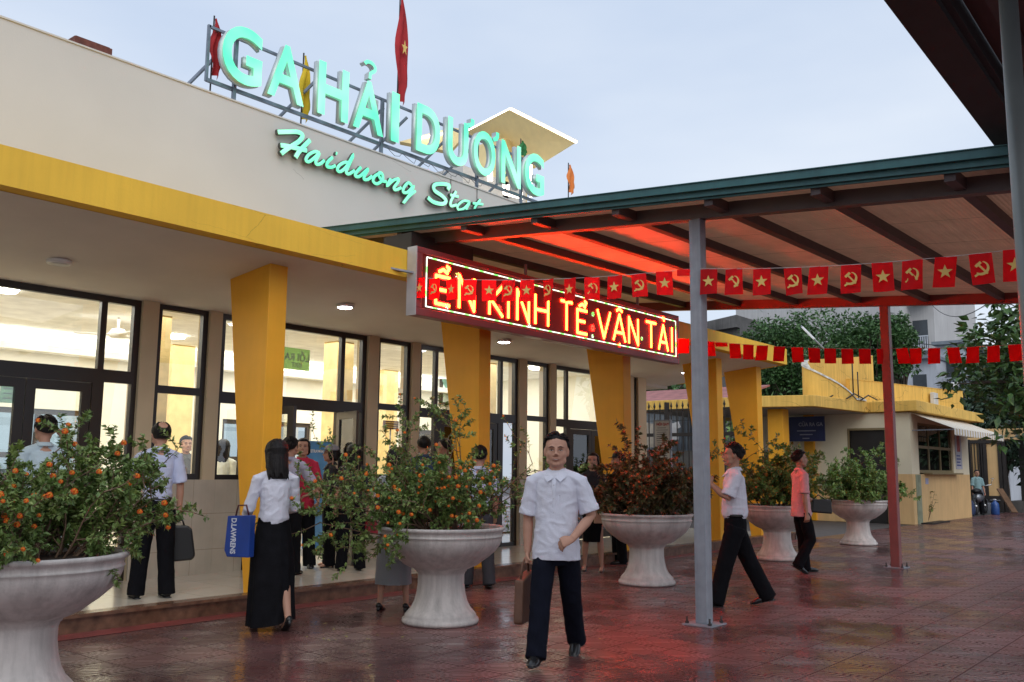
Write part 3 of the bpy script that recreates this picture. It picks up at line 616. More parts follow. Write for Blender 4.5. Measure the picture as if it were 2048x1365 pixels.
g = MB(); g.lathe([(.12, 0), (.12, .012)], (pp.x, .82, .002), 20, smooth=False); g.build('base_plate', m_steel, t)

# ------------------------------------------------------------------ bunting
m_flag = M('flag_red', (.62, .012, .02), .75, var=.1, vs=8); m_gold = M('flag_gold', (.80, .55, .16), .7, var=.08)
tf, bf = base_of(m_flag); _tl = _n(tf, 'ShaderNodeBsdfTranslucent'); _tl.inputs[0].default_value = (1, .03, .03, 1); _ms = _n(tf, 'ShaderNodeMixShader'); _ms.inputs[0].default_value = .62
_o = [n for n in tf.nodes if n.type == 'OUTPUT_MATERIAL'][0]; tf.links.new(bf.outputs[0], _ms.inputs[1]); tf.links.new(_tl.outputs[0], _ms.inputs[2]); tf.links.new(_ms.outputs[0], _o.inputs[0])
def star_poly(r, n=5): return [((r if k % 2 == 0 else r*.40)*math.sin(math.pi*k/n), (r if k % 2 == 0 else r*.40)*math.cos(math.pi*k/n)) for k in range(2*n)]
def flag_mesh(w, h, fr):   # slightly rippled cloth; frame(origin,U,V,N)
    o, U, V, N = fr; g = MB(); nx, nz = 5, 6; ph = random.uniform(0, 6); am = random.uniform(.005, .022)
    sk = random.gauss(0, .07)
    def P(i, j):
        u = (i/nx-.5)*w; v = -j/nz*h; return Vector(o)+U*(u+sk*v)+V*v+N*(am*math.sin(ph+3.2*i/nx+1.7*j/nz)*(j/nz+.25))
    g.smooth = True
    vs = [P(i, j) for j in range(nz+1) for i in range(nx+1)]
    vs += [v+N*.002 for v in vs]; m_ = (nx+1)*(nz+1)
    fs = [(j*(nx+1)+i, j*(nx+1)+i+1, (j+1)*(nx+1)+i+1, (j+1)*(nx+1)+i) for j in range(nz) for i in range(nx)]
    g.add(vs, fs+[tuple(m_+k for k in reversed(f)) for f in fs]); return g, sk
def emblem(fr, kind, r, sk, off):
    o, U, V, N = fr; c = Vector(o)+V*off[1]+U*(sk*off[1]); g = MB(); f = (c, U, V, N); t0, t1 = -.0135, -.0115
    if kind == 'star': g.prism(star_poly(r), f, t0, t1)
    else:
        outer = arc(0, .01*r, r*.95, r*.95, -130, 75, 14); inner = arc(-.12*r, .14*r, r*.78, r*.74, 72, -128, 14)
        n = len(outer); 
        pts = outer+inner; 
        for k in range(n-1):
            a, b, c_, d = outer[k], outer[k+1], inner[n-2-k], inner[n-1-k]; g.prism([a, b, c_, d], f, t0, t1)
        def bar2(a, b, w):
            d = Vector((b[0]-a[0], b[1]-a[1])).normalized(); s = Vector((-d.y, d.x))*w/2
            g.prism([(a[0]+s.x, a[1]+s.y), (b[0]+s.x, b[1]+s.y), (b[0]-s.x, b[1]-s.y), (a[0]-s.x, a[1]-s.y)], f, t0-.0008, t1)
        bar2((-.28*r, .42*r), (.72*r, -.78*r), .24*r); bar2((-.72*r, .3*r), (-.05*r, .85*r), .36*r); bar2((-.45*r, -.75*r), (-.85*r, -.98*r), .26*r)
    return g
def bunting(name, label, px, A, Bp, sag, size, emblems, fold=()):
    """flags hung on the cord from A to Bp where sight lines of the given columns cross it"""
    A = Vector(A); Bp = Vector(Bp); t = thing(name, label, 'bunting', (A+Bp)/2, 'flag strings across the forecourt')
    def pos(s): return A+(Bp-A)*s-Vector((0, 0, sag*4*s*(1-s)))
    g = MB(); g.tube([pos(i/24) for i in range(25)], .003, 5); g.build('cord', M('cord_white', (.6, .55, .55), .6), t)
    U = (Bp-A); U.z = 0; U.normalize(); N = U.cross(ZN)*1.
    if N.dot(-A) < 0: N = -N      # N points to the viewer side
    def col_of(p): d = p-CC; return 1024+FPX*d.dot(CR)/d.dot(CF)
    for i, x in enumerate(px):
        lo, hi = -.02, 1.02
        f0 = col_of(pos(0)) < col_of(pos(1))
        for _ in range(30):
            md = (lo+hi)/2
            if (col_of(pos(md)) < x) == f0: lo = md
            else: hi = md
        p = pos(lo); Uv = Matrix.Rotation(random.gauss(0, .2 if emblems else .1), 3, 'Z') @ U; Nv = Matrix.Rotation(0, 3, 'Z') @ (Uv.cross(ZN)); 
        if Nv.dot(N) < 0: Nv = -Nv
        if Uv.cross(ZN).dot(Nv) > 0: pass
        Ue = Uv if f0 else -Uv
        w, h = size
        if i in fold: w, h = size[0]*1.1, size[1]*.28
        fr = (p, Ue, ZN, Nv*1.0); g, sk = flag_mesh(w, h, fr); fo = g.build('flag', m_flag, t, fix=False)
        if emblems and i not in fold:
            e = emblem((p, Ue, ZN, -Nv), emblems[i % 2], w*.36, sk, (0, -h*.5)); e.build('star' if emblems[i % 2] == 'star' else 'hammer_and_sickle', m_gold, fo)
random.seed(11)
zp = 3.3
bunting('bunting', 'string of red star and sickle flags crossing the LED board to the grey post', [841, 869, 903, 940, 978, 1017, 1055, 1097, 1140, 1184, 1230, 1277, 1328, 1372], (7.33, 7.36, 3.55), (7.885, 4.27, 3.345), .06, (.16, .235), ('star', 'sickle'), (13,))
bunting('bunting', 'string of red star and sickle flags right of the grey post', [1418, 1468, 1524, 1585, 1638, 1702, 1764, 1825, 1892, 1960, 2030], (7.88, 4.14, 3.33), (7.75, 1.3, 3.1), .05, (.165, .245), ('star', 'sickle'))
A_ = ony(1350, 676, 7.3)
bunting('bunting', 'string of plain red flags low behind the canopy, left of the reddish post', [1368, 1392, 1418, 1442, 1469, 1497, 1525, 1559, 1594, 1628, 1660, 1694, 1729, 1765], (A_.x, 7.3, A_.z), (14.56, 4.58, 3.3), .05, (.175, .235), None, (3,))
bunting('bunting', 'string of plain red flags low behind the canopy, right of the reddish post', [1803, 1831, 1868, 1906, 1946, 1987, 2029], (14.56, 4.45, 3.3), (14.4, 1.9, 3.22), .04, (.175, .235), None)

# ------------------------------------------------------------------ urn planters
m_urn = M('urn_concrete', (.60, .56, .53), .75, var=.12, vs=5, bump=.12, bs=55, streak=.38)
m_soil = M('soil', (.05, .03, .02), .95, var=.4, vs=20, bump=.6, bs=40)
PROF = [(.10, 0), (.345, 0), (.355, .02), (.35, .045), (.325, .06), (.33, .075), (.315, .095), (.275, .14), (.245, .2), (.225, .28), (.215, .36), (.215, .44), (.225, .47), (.235, .475), (.24, .49), (.34, .535), (.37, .56), (.44, .61), (.50, .665), (.54, .72), (.56, .775), (.562, .80), (.572, .806), (.562, .814), (.56, .825), (.566, .85), (.585, .862), (.59, .88), (.58, .892), (.545, .89), (.53, .87), (.52, .82), (.1, .8)]
URN = []
def urn(x, y, label, s=1.):
    t = thing('urn_planter', label, 'planter', (x, y, 0), 'pedestal urn planters in a row')
    g = MB(); g.lathe([(r*s, z*s*.975) for r, z in PROF], (x, y, .003), 48); g.build('urn', m_urn, t)
    g = MB(); g.lathe([(.0, .83*s), (.3*s, .845*s), (.525*s, .83*s)], (x, y, .003), 24); g.build('soil', m_soil, t)
    t.rotation_euler.z = 1.3*len(URN); URN.append((x, y)); return t
urn(2.56, 5.9, 'white pedestal urn at the far left, cut by the picture edge'); urn(6.38, 6.06, 'white pedestal urn holding the orange flowered bush left of the walking man')
urn(10.25, 6.2, 'white pedestal urn just right of the walking man, under reddish foliage'); urn(14.55, 6.35, 'pink lit pedestal urn between the two men walking away at right'); urn(18.75, 6.5, 'white pedestal urn farthest off, left of the reddish post')
def leafmat(name, c1, c2, rough=.5):
    m = M(name, c1, rough, var=.3, vs=6); t, b = base_of(m)
    tcn = _n(t, 'ShaderNodeTexCoord'); vo = _n(t, 'ShaderNodeTexVoronoi'); vo.inputs['Scale'].default_value = 16; t.links.new(tcn.outputs['Object'], vo.inputs['Vector'])
    src = b.inputs['Base Color'].links[0].from_socket; mx = _n(t, 'ShaderNodeMixRGB'); t.links.new(_math(t, 'POWER', vo.outputs['Color'], 2.2), mx.inputs[0]); t.links.new(src, mx.inputs[1]); mx.inputs[2].default_value = (*c2, 1); t.links.new(mx.outputs[0], b.inputs['Base Color'])
    return m
m_leaf = leafmat('lantana_leaf', (.12, .20, .05), (.27, .34, .09)); m_leafr = leafmat('reddish_leaf', (.075, .085, .028), (.20, .085, .035)); m_leafy = leafmat('pale_leaf', (.13, .24, .05), (.26, .36, .11))
m_stem = M('stem', (.17, .105, .065), .8, var=.3, vs=15)
m_petal = M('petal_orange', (.9, .17, .02), .6, var=.25, vs=40); m_petalr = M('petal_red', (.75, .09, .03), .6, var=.25, vs=40); m_fy = M('petal_yellow', (.85, .32, .03), .6)
def leaf_quad(mb, p, d, n, L, W):
    """pointed ovate leaf folded on its midrib"""
    s = d.cross(n); s = s.normalized() if s.length > 1e-6 else Vector((1, 0, 0)); n = s.cross(d)
    a = p; b = p+d*L*.4+s*W*.5+n*W*.12; c = p+d*L-n*L*.12; e = p+d*L*.4-s*W*.5+n*W*.12; m = p+d*L*.45-n*W*.06
    mb.add([a, b, c, e, m], [(0, 1, 4), (1, 2, 4), (2, 3, 4), (3, 0, 4)], False)
def flower_head():
    g = MB(); rnd = random.Random(3)
    for k in range(15):
        t = math.acos(1-1.15*(k+.5)/15); ph = k*2.4; d = Vector((math.sin(t)*math.cos(ph), math.sin(t)*math.sin(ph), math.cos(t)*.8)); c = d*.019
        u = d.orthogonal().normalized(); v = d.cross(u); g.mi = 1 if k < 3 else (2 if k % 3 == 0 else 0)
        for q in range(4):
            a = q*math.pi/2+k; p = c+(u*math.cos(a)+v*math.sin(a))*.0062+d*.002; e = .0052
            g.add([c-d*.001, p+(v*math.cos(a)-u*math.sin(a))*e, p+(u*math.cos(a)+v*math.sin(a))*e*.9-d*.003, p-(v*math.cos(a)-u*math.sin(a))*e], [(0, 1, 2, 3)], False)
    g.mi = 0; g.tube([(0, 0, -.03), (0, 0, .008)], [.002, .008], 5)
    return g
def shrub(x, y, z0, label, rx, ry, hh, seed, nst, lm, flowers, fm, lean=(0, 0), leafL=.05, arms=(), fill=1., name='flowering_shrub', cat='shrub'):
    rnd = random.Random(seed); t = thing(name, label, cat, (x, y, z0), 'bushes growing in the urns'); st_ = MB(); lf = MB(); tips = []
    O = Vector((x, y, z0-.03))
    def twig(p, d, L, r, depth):
        n = 5; P = [p]; q = p; dd = d.copy()
        for i in range(n):
            dd = (dd+Vector((rnd.gauss(0, .16), rnd.gauss(0, .16), rnd.gauss(.02, .12)))).normalized(); q = q+dd*(L/n); P.append(q)
        st_.tube(P, [r*(1-.65*i/n) for i in range(n+1)], 4 if depth else 5, caps=False)
        if depth < 2:
            for i in range(1, n+1):
                if rnd.random() < (.85 if depth == 0 else .62)*min(1, fill):
                    sd = dd.orthogonal().normalized(); sd.rotate(Matrix.Rotation(rnd.uniform(0, 6.28), 3, dd)); twig(P[i], (dd*.55+sd*.75+Vector((0, 0, .12))).normalized(), L*rnd.uniform(.32, .58), r*.55, depth+1)
        lo = 1 if depth else 3
        for i in range(lo, n):
            for s_ in range(int((4 if depth == 2 else 3)*fill+rnd.random())):
                f = rnd.random(); pp = P[i].lerp(P[i+1], f); ax = (P[i+1]-P[i]).normalized(); sd = ax.orthogonal().normalized(); sd.rotate(Matrix.Rotation(rnd.uniform(0, 6.28), 3, ax))
                dl = (ax*.5+sd+Vector((0, 0, rnd.uniform(-.5, .3)))).normalized(); nn = (Vector((0, 0, 1))+Vector((rnd.gauss(0, .5), rnd.gauss(0, .5), 0))).normalized()
                LL_ = leafL*rnd.uniform(.6, 1.25); leaf_quad(lf, pp, dl, nn, LL_, LL_*rnd.uniform(.5, .68))
        tips.append((P[-1], dd.copy()))
        for s_ in range(4):
            sd = dd.orthogonal().normalized(); sd.rotate(Matrix.Rotation(rnd.uniform(0, 6.28), 3, dd)); leaf_quad(lf, P[-1]-dd*.01*s_, (dd*.6+sd).normalized(), dd, leafL*.7, leafL*.4)
    for k in range(nst):
        a = rnd.uniform(0, 6.283); rad = math.sqrt(rnd.random()); ex = (rx*rad*math.cos(a)+lean[0]*rad, ry*rad*math.sin(a)+lean[1]*rad, hh*(1-.55*rad**2)*rnd.uniform(.7, 1.05))
        b = O+Vector((.3*rad*math.cos(a), .3*rad*math.sin(a), 0)); v = O+Vector(ex)-b; twig(b, (v.normalized()+Vector((0, 0, .15))).normalized(), v.length*.95, .0085, 0)
    for ex in arms:
        b = O+Vector((.2*(1 if ex[0] > 0 else -1), 0, 0)); v = O+Vector(ex)-b
        for _ in range(3): twig(b, (v.normalized()+Vector((0, 0, .12))+Vector((rnd.gauss(0, .05), rnd.gauss(0, .05), 0))).normalized(), v.length*rnd.uniform(.85, 1.05), .009, 0)
    st_.build('branch', m_stem, t, fix=False); lf.build('foliage', lm, t, fix=False)
    if flowers:
        me = FH[fm]; rnd.shuffle(tips); view = (CC-O).normalized()
        tips.sort(key=lambda q: -((q[0]-O).dot(view)*.7+rnd.random()*.45+(q[0].z-O.z)*.35)); org = WL[t.name]; used = []
        for p, d in tips:
            if len(used) >= flowers: break
            if any((p-u).length < .05 for u in used): continue
            used.append(p); o = bpy.data.objects.new('flower_head', me); col.objects.link(o); o.parent = t; o.location = p+d*.01-org; s = rnd.uniform(.5, .95); o.scale = (s, s, s)
            o.rotation_euler = (d*.4+view*.8+Vector((0, 0, .5))).to_track_quat('Z', 'Y').to_euler()
    return t
fh = flower_head(); FH = {'o': fh.mesh('flower_head', [m_petal, m_fy, m_petalr]), 'r': fh.mesh('flower_head', [m_petalr, m_petal, m_petalr])}
shrub(2.56, 5.9, .82, 'big orange flowered bush filling the lower left corner', .85, .75, .66, 3, 40, m_leaf, 80, 'o', (.12, -.05), .040, arms=((.8, .1, .42), (.75, -.3, .25), (-.5, .3, .78), (.5, .0, .62)), fill=1.7)
shrub(6.38, 6.06, .84, 'orange flowered bush with one tall shoot, left of the walking man', .85, .8, .62, 8, 38, m_leaf, 92, 'o', (-.08, 0), .040, arms=((-.8, .8, .5), (-.85, .65, .15), (-.9, .7, -.05), (.05, -.15, 1.0), (.7, -.75, .55), (-.6, .5, .75)), fill=1.6)
shrub(10.25, 6.2, .84, 'dark reddish bush just right of the walking man', .74, .74, .68, 21, 40, m_leafr, 26, 'r', (0, 0), .06, arms=((-.1, .1, .9), (.6, -.55, .4)), fill=1.4)
shrub(14.55, 6.35, .84, 'green bush behind the man in the white shirt beside the post', .85, .8, .8, 31, 34, m_leafy, 8, 'r', (0, 0), .07, arms=((-.6, .3, 1.), (.5, -.4, .75)), fill=1.35)
shrub(18.75, 6.5, .84, 'pale green feathery bush in the farthest urn', .85, .85, .72, 41, 36, m_leafy, 0, 'o', (0, 0), .065, arms=((.3, -.3, .95),), fill=1.4)
# ------------------------------------------------------------------ ticket kiosk and gate canopy beyond the forecourt
m_ky = cracks(M('kiosk_yellow', (.86, .54, .12), .8, var=.1, vs=1.5, bump=.1, streak=.35), .7, .006, .6, .5)
m_ko = M('kiosk_ochre', (.76, .50, .23), .75, var=.06, vs=2, streak=.15); m_kc = M('kiosk_cream', (.80, .72, .52), .75, var=.05, vs=2)
ks = thing('ticket_kiosk', 'small ochre and cream ticket kiosk with a flat yellow roof and striped awning', 'kiosk', (29, 9, 0))
KX, KY, KX1, KY1 = 27.15, 7.85, 33.4, 12.4
g = MB(); poly = [(23.4, 14.5), (23.4, 10.6), (23.8, 9.25), (27.05, 8.97), (26.9, 7.58), (34.4, 7.55), (34.4, 14.5)]
g.prism(poly, ((0, 0, 0), XN, YN, ZN), 3.12, 3.42); g.build('roof', m_ky, ks, bevel=.015)
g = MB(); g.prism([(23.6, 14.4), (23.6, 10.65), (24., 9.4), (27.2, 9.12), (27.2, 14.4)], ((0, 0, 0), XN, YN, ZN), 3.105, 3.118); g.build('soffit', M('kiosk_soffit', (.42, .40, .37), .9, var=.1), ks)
# front wall with window opening (x 27.9..31.6, z 1.42..2.85)
g = MB(); g.mi = 0
g.box(KX, KX1, KY, KY+.2, 0, 1.38)
g.mi = 1; g.box(KX, 27.85, KY+.003, KY+.2, 1.38, 3.1); g.box(31.5, KX1, KY+.003, KY+.2, 1.38, 3.1); g.box(27.85, 31.5, KY+.003, KY+.2, 2.85, 3.1)
g.mi = 0; g.box(KX, KX+.2, KY+.2, 8.55, 0, 1.38); g.box(KX, KX+.2, 9.55, KY1, 0, 1.0); g.mi = 1; g.box(KX+.003, KX+.2, KY+.2, 8.55, 1.38, 3.1); g.box(KX+.003, KX+.2, 9.55, KY1, 1.0, 3.1); g.box(KX+.003, KX+.2, 8.55, 9.55, 2.62, 3.1)
g.box(KX1-.2, KX1, KY+.2, KY1, 0, 3.1); g.box(KX+.2, KX1-.2, KY1-.2, KY1, 0, 3.1); g.build('wall', [m_ko, m_kc], ks)
g = MB(); g.box(KX+.28, KX+.75, KY-.012, KY, 0, 1.37); g.build('plaster_patch', M('moss_plaster', (.28, .30, .2), .9, var=.25, vs=4), ks)
m_kf = M('kiosk_frame', (.26, .20, .10), .5, var=.1)
g = MB(); g.box(27.85, 31.5, KY+.04, KY+.1, 2.78, 2.85); g.box(27.85, 31.5, KY+.04, KY+.1, 1.42, 1.5)
for x in (27.85, 29.0, 30.2, 31.43): g.box(x, x+.07, KY+.045, KY+.095, 1.5, 2.78)
g.box(27.92, 31.43, KY+.05, KY+.09, 2.12, 2.2); wf = g.build('window', m_kf, ks)
g = MB(); g.box(27.92, 31.43, KY+.068, KY+.072, 1.5, 2.78); g.build('pane', m_glass, wf)
g = MB(); g.box(28.3, 31.7, KY-.22, KY+.03, 1.38, 1.425); g.build('ledge', m_kf, ks)
g = MB(); g.box(28.0, 29.5, KY+.9, KY+1.3, .2, 1.3); g.box(30, 31.2, KY+1.2, KY+1.7, .2, 2.0); g.build('cabinet', M('cabinet_brown', (.12, .08, .05), .5), ks)
g = MB()
for x in (28.3, 28.9, 29.5): g.box(x, x+.4, KY+.5, KY+.52, 1.9, 2.5)
g.build('notice', M('paper', (.6, .6, .56), .8, var=.1), ks)
g = MB(); g.box(KX+.06, KX+.1, 8.55, 9.55, 0, 2.62); g.build('door', M('door_dark', (.02, .018, .017), .5), ks)
g = MB(); g.box(KX-.012, KX+.12, 8.49, 8.55, 0, 2.68); g.box(KX-.012, KX+.12, 9.55, 9.61, 0, 2.68); g.box(KX-.012, KX+.12, 8.55, 9.55, 2.62, 2.68); g.build('door_frame', m_kf, ks)
# poster on the wall right of the window
g = MB(); g.box(31.75, 32.5, KY-.012, KY+.001, 1.55, 2.8); po = g.build('poster', M('poster_pale', (.5, .5, .55), .5, var=.2, vs=3), ks)
g = MB(); g.box(31.95, 32.3, KY-.015, KY-.0125, 2.1, 2.65); g.build('poster_picture', M('poster_picture', (.35, .08, .07), .6, var=.5, vs=7), po)
g = MB(); [g.box(31.85+.0, 32.35-.1*(k % 2), KY-.015, KY-.0125, 1.65+.1*k, 1.69+.1*k) for k in range(4)]; g.build('poster_print', M('print_blue', (.05, .07, .25), .6), po)
g = MB(); g.box(28.35, 28.62, KY-.012, KY, 1.1, 1.27); g.build('small_sign', M('plaque_blue', (.4, .42, .6), .5), ks)
# roof parapets
g = MB(); g.bar((27.75, 9.75, 3.8), (34.1, 8.15, 3.8), .14, .76); g.bar((27.75, 9.75, 4.185), (34.1, 8.15, 4.185), .17, .02); g.build('parapet', m_ky, ks)
cv = smooth([(27.0, 9.06), (26.2, 9.14), (25.5, 9.3), (25.0, 9.6), (24.95, 9.9), (25.6, 10.12), (27.2, 10.16), (28.8, 10.0), (30.2, 9.85)], 5)
g = MB(); N_ = len(cv); vs = []
for i, p in enumerate(cv):
    t = i/(N_-1); d = (cv[min(i+1, N_-1)]-cv[max(i-1, 0)]).normalized(); s = Vector((-d.y, d.x)); z = 3.5+1.65*max(0, (t-.1)/.9)**.8
    for q, zz in ((p+s*.08, 3.42), (p-s*.08, 3.42), (p-s*.08, z), (p+s*.08, z)): vs.append((q.x, q.y, zz))
g.add(vs, [(4*i+a, 4*i+(a+1) % 4, 4*i+4+(a+1) % 4, 4*i+4+a) for i in range(N_-1) for a in range(4)]+[(0, 1, 2, 3), tuple(4*(N_-1)+k for k in (3, 2, 1, 0))], False)
g.build('curved_wall', m_ky, ks)
g = MB(); g.smooth = True; vs2 = []
for i in range(N_): a, b, c, d = vs[4*i:4*i+4]; vs2 += [Vector(c)+Vector((0, 0, .003)), Vector(d)+Vector((0, 0, .003)), Vector(d)+(Vector(d)-Vector(c))*.15+Vector((0, 0, -.06))]
g.add(vs2, [(3*i+k, 3*i+k+1, 3*i+k+4, 3*i+k+3) for i in range(N_-1) for k in (0, 1)]); g.build('weathered_rim', M('weathered_white', (.55, .52, .45), .9, var=.4, vs=9), ks, fix=False)
g = MB()
for i in range(4, 40, 5): p = cv[i]; g.tube([(p.x, p.y-.2, 3.43), (p.x+.5, p.y-.25, 3.6), (p.x+1.1, p.y-.3, 3.5)], .02, 5)
g.tube([(26.6, 9.2, 3.42), (26.6, 9.2, 4.9)], .02, 5); g.tube([(27.9, 9.5, 3.42), (27.9, 9.5, 4.4)], .02, 5)
g.build('cable', m_black, ks)
g = MB(); g.box(31.9, 32.35, 8.42, 8.56, 3.62, 4.02); g.build('junction_box', M('box_white', (.6, .62, .62), .5), ks, bevel=.02)
t = thing('security_camera', 'white security camera on the kiosk roof wall', 'camera', (33, 8.35, 4.2)); g = MB(); g.bar((32.8, 8.2, 4.32), (33.4, 8.1, 4.38), .14, .14); g.build('housing', m_white, t, bevel=.02); g = MB(); g.tube([(33.1, 8.3, 4.19), (33.1, 8.2, 4.3)], .025); g.build('bracket', m_white, t)
# gate columns under the porch slab
for px, pw, lb in ((1558, .42, 'amber square column under the left end of the kiosk porch roof'),):
    q = onx(px, 900, 24.2); g = MB(); g.box(24.2-.2, 24.2+.2, q.y-.22, q.y+.22, 0, 3.1); tag(g.build('porch_column', m_pillar, origin=(24.2, q.y, 0), bevel=.01), lb, 'column')
for px, X, wd, lb in ((1622, 27.2, .3, 'amber column between the blue board and the dark kiosk door'), (1665, 30., .25, 'amber column deep in the shade of the porch')):
    q = onx(px, 900, X); g = MB(); g.box(X-wd/2, X+wd/2, q.y-wd/2, q.y+wd/2, 0, 3.1); tag(g.build('porch_column', m_pillar, origin=(X, q.y, 0), bevel=.01), lb, 'column')
# blue exit board
t = thing('exit_board', 'dark blue board with pale lettering under the kiosk porch', 'sign board', (28, 11.2, 2.6)); q0 = onx(1574, 840, 26.5); q1 = onx(1648, 840, 26.5)
g = MB(); g.box(26.5, 26.56, q1.y, q0.y, 2.3, 3.02); g.build('panel', M('board_blue', (.02, .03, .11), .4, var=.2), t)
tm = text_mesh('CỬA RA GA', .15, .003, .003); put_text(tm, 'lettering', M('board_text', (.3, .32, .4), .6), ((26.495, q0.y-.35, 2.74), -YN, ZN, -XN), t, xs=.9)
for k in range(3):
    g = MB(); g.box(26.49, 26.497, q1.y+.25+.1*k, q0.y-.3-.08*k, 2.62-.11*k-.03, 2.62-.11*k); g.build('small_print', MATS['board_text'], t)
t.location = (0, 0, 0); WL[t.name] = Vector()
for c_ in t.children:
    if c_.name.startswith('x'): pass
for c_ in t.children: c_.location = (28, 11.2, 2.6)
# awning
aw = thing('awning', 'white awning with thin yellow stripes and a scalloped edge over the kiosk window', 'awning', (30, 7.2, 2.9))
m_aw = M('awning_cloth', (.74, .73, .72), .8, var=.04); ta, ba = base_of(m_aw)
tcn = _n(ta, 'ShaderNodeTexCoord'); sp = _n(ta, 'ShaderNodeSeparateXYZ'); ta.links.new(tcn.outputs['Object'], sp.inputs[0]); f = _math(ta, 'FRACT', _math(ta, 'MULTIPLY', _math(ta, 'ADD', sp.outputs[0], 50), 3.4)); mul_col(m_aw, _math(ta, 'GREATER_THAN', f, .62), (.75, .58, .28))
ax0, ax1 = 27.3, 33.3
fl = [ony(1882, 866, 6.7), ony(2000, 876, 6.7)]
yf, zf = 6.75, 2.64
g = MB(); g.add([(ax0, KY-.02, 3.08), (ax1, KY-.02, 3.08), (ax1, yf, zf), (ax0, yf, zf)], [(0, 1, 2, 3)]); g.add([(ax0, KY-.02, 3.07), (ax1, KY-.02, 3.07), (ax1, yf, zf-.01), (ax0, yf, zf-.01)], [(3, 2, 1, 0)])
g.build('cloth', m_aw, aw, fix=False)
g = MB(); ns = 40
for k in range(ns):
    a = ax0+(ax1-ax0)*k/ns; b = ax0+(ax1-ax0)*(k+1)/ns; c = (a+b)/2; g.add([(a, yf-.002, zf), (b, yf-.002, zf), (b, yf-.004, zf-.15), (c+(b-a)*.25, yf-.006, zf-.19), (c-(b-a)*.25, yf-.006, zf-.19), (a, yf-.004, zf-.15)], [(0, 1, 2, 3, 4, 5)])
g.build('valance', m_aw, aw, fix=False)
g = MB(); g.bar((ax0, yf+.02, zf-.03), (ax1, yf+.02, zf-.03), .03, .03); g.bar((ax0+.02, KY, 2.6), (ax0+.02, yf+.02, zf-.03), .025, .025); g.bar((ax1-.02, KY, 2.6), (ax1-.02, yf+.02, zf-.03), .025, .025); g.build('awning_frame', M('galvanised', (.22, .25, .3), .45), aw)

# ------------------------------------------------------------------ things around the kiosk
def simple(name, label, cat, parts, loc, group=None):
    t = thing(name, label, cat, loc, group)
    for pn, mb, mm, *bv in parts: mb.build(pn, mm, t, bevel=(bv[0] if bv else 0))
    return t
# motorcycle seen from behind
q = onz(1948, 1030); mx0, my0 = q.x, q.y-.2
def wheel(cx, cy, r): g = MB(); g.tube([(cx+math.cos(a)*r, cy, .31+math.sin(a)*r) for a in [2*math.pi*k/20 for k in range(21)]], .05, 8, caps=False); return g
def spokes(cx, cy, r):
    g = MB(); g.tube([(cx, cy-.06, .31), (cx, cy+.06, .31)], .05, 10)
    for k in range(10): a = 2*math.pi*k/10; g.tube([(cx, cy, .31), (cx+math.cos(a)*r, cy, .31+math.sin(a)*r)], .006, 4)
    return g
body = MB(); body.smooth = True; body.tube([(mx0-.45, my0, .62), (mx0-.1, my0, .58), (mx0+.3, my0, .62), (mx0+.5, my0, .9)], [(.12, .11), (.16, .13), (.1, .1), (.08, .1)], 10)
seat = MB(); seat.tube([(mx0-.62, my0, .82), (mx0-.3, my0, .84), (mx0+.05, my0, .80)], [(.06, .12), (.08, .14), (.06, .09)], 10)
fork = MB(); fork.tube([(mx0+.48, my0, .95), (mx0+.66, my0, .31)], .03, 6); fork.tube([(mx0+.42, my0-.32, 1.04), (mx0+.48, my0, .98), (mx0+.42, my0+.32, 1.04)], .018, 6); fork.tube([(mx0+.44, my0-.3, 1.05), (mx0+.42, my0-.36, 1.22)], .01, 5); fork.lathe([(.05, -.01), (.06, .0), (.05, .01)], (mx0+.42, my0-.36, 1.25), 10); fork.tube([(mx0-.05, my0+.1, .45), (mx0-.6, my0+.14, .36)], [.03, .05], 8)
mt = simple('motorcycle', 'parked motorcycle with a black seat at the far corner of the kiosk', 'motorcycle', [('body', body, M('bike_silver', (.25, .27, .3), .3, metal=.6)), ('seat', seat, m_black), ('handlebar', fork, M('chrome', (.5, .5, .5), .2, metal=.9))], (mx0, my0, 0))
for cx in (mx0-.6, mx0+.66):
    w_ = wheel(cx, my0, .25).build('wheel', m_black, mt); spokes(cx, my0, .22).build('rim', MATS['chrome'], w_)
q = onz(1923, 1032); g = MB(); g.lathe([(.02, 0), (.16, .05), (.19, .25), (.15, .45), (.04, .6)], (q.x, q.y-.1, 0), 12); g.build('x', m_black) if 0 else None
t = thing('broom', 'brown broom leaning on the end of the kiosk wall', 'broom', (q.x-.5, q.y-.2, 0)); h_ = MB(); h_.tube([(q.x-.5, q.y-.1, .45), (q.x-.35, q.y+.12, 1.5)], .014, 6); h_.build('handle', M('wood_light', (.35, .2, .08), .7), t); h_ = MB(); h_.tube([(q.x-.52, q.y-.14, .01), (q.x-.5, q.y-.1, .3), (q.x-.5, q.y-.1, .5)], [(.16, .05), (.09, .04), (.02, .02)], 10); h_.build('bristles', M('bristle', (.25, .15, .06), .9, var=.3, vs=30), t)
t = thing('sack', 'dark blue sack standing beside the broom at the kiosk end', 'sack', (q.x, q.y-.2, 0)); h_ = MB(); h_.lathe([(.18, 0), (.24, .08), (.25, .3), (.18, .5), (.06, .56), (.1, .62)], (q.x, q.y-.2, 0), 12); h_.build('bag', M('sack_blue', (.03, .05, .12), .8, var=.4, vs=8), t)
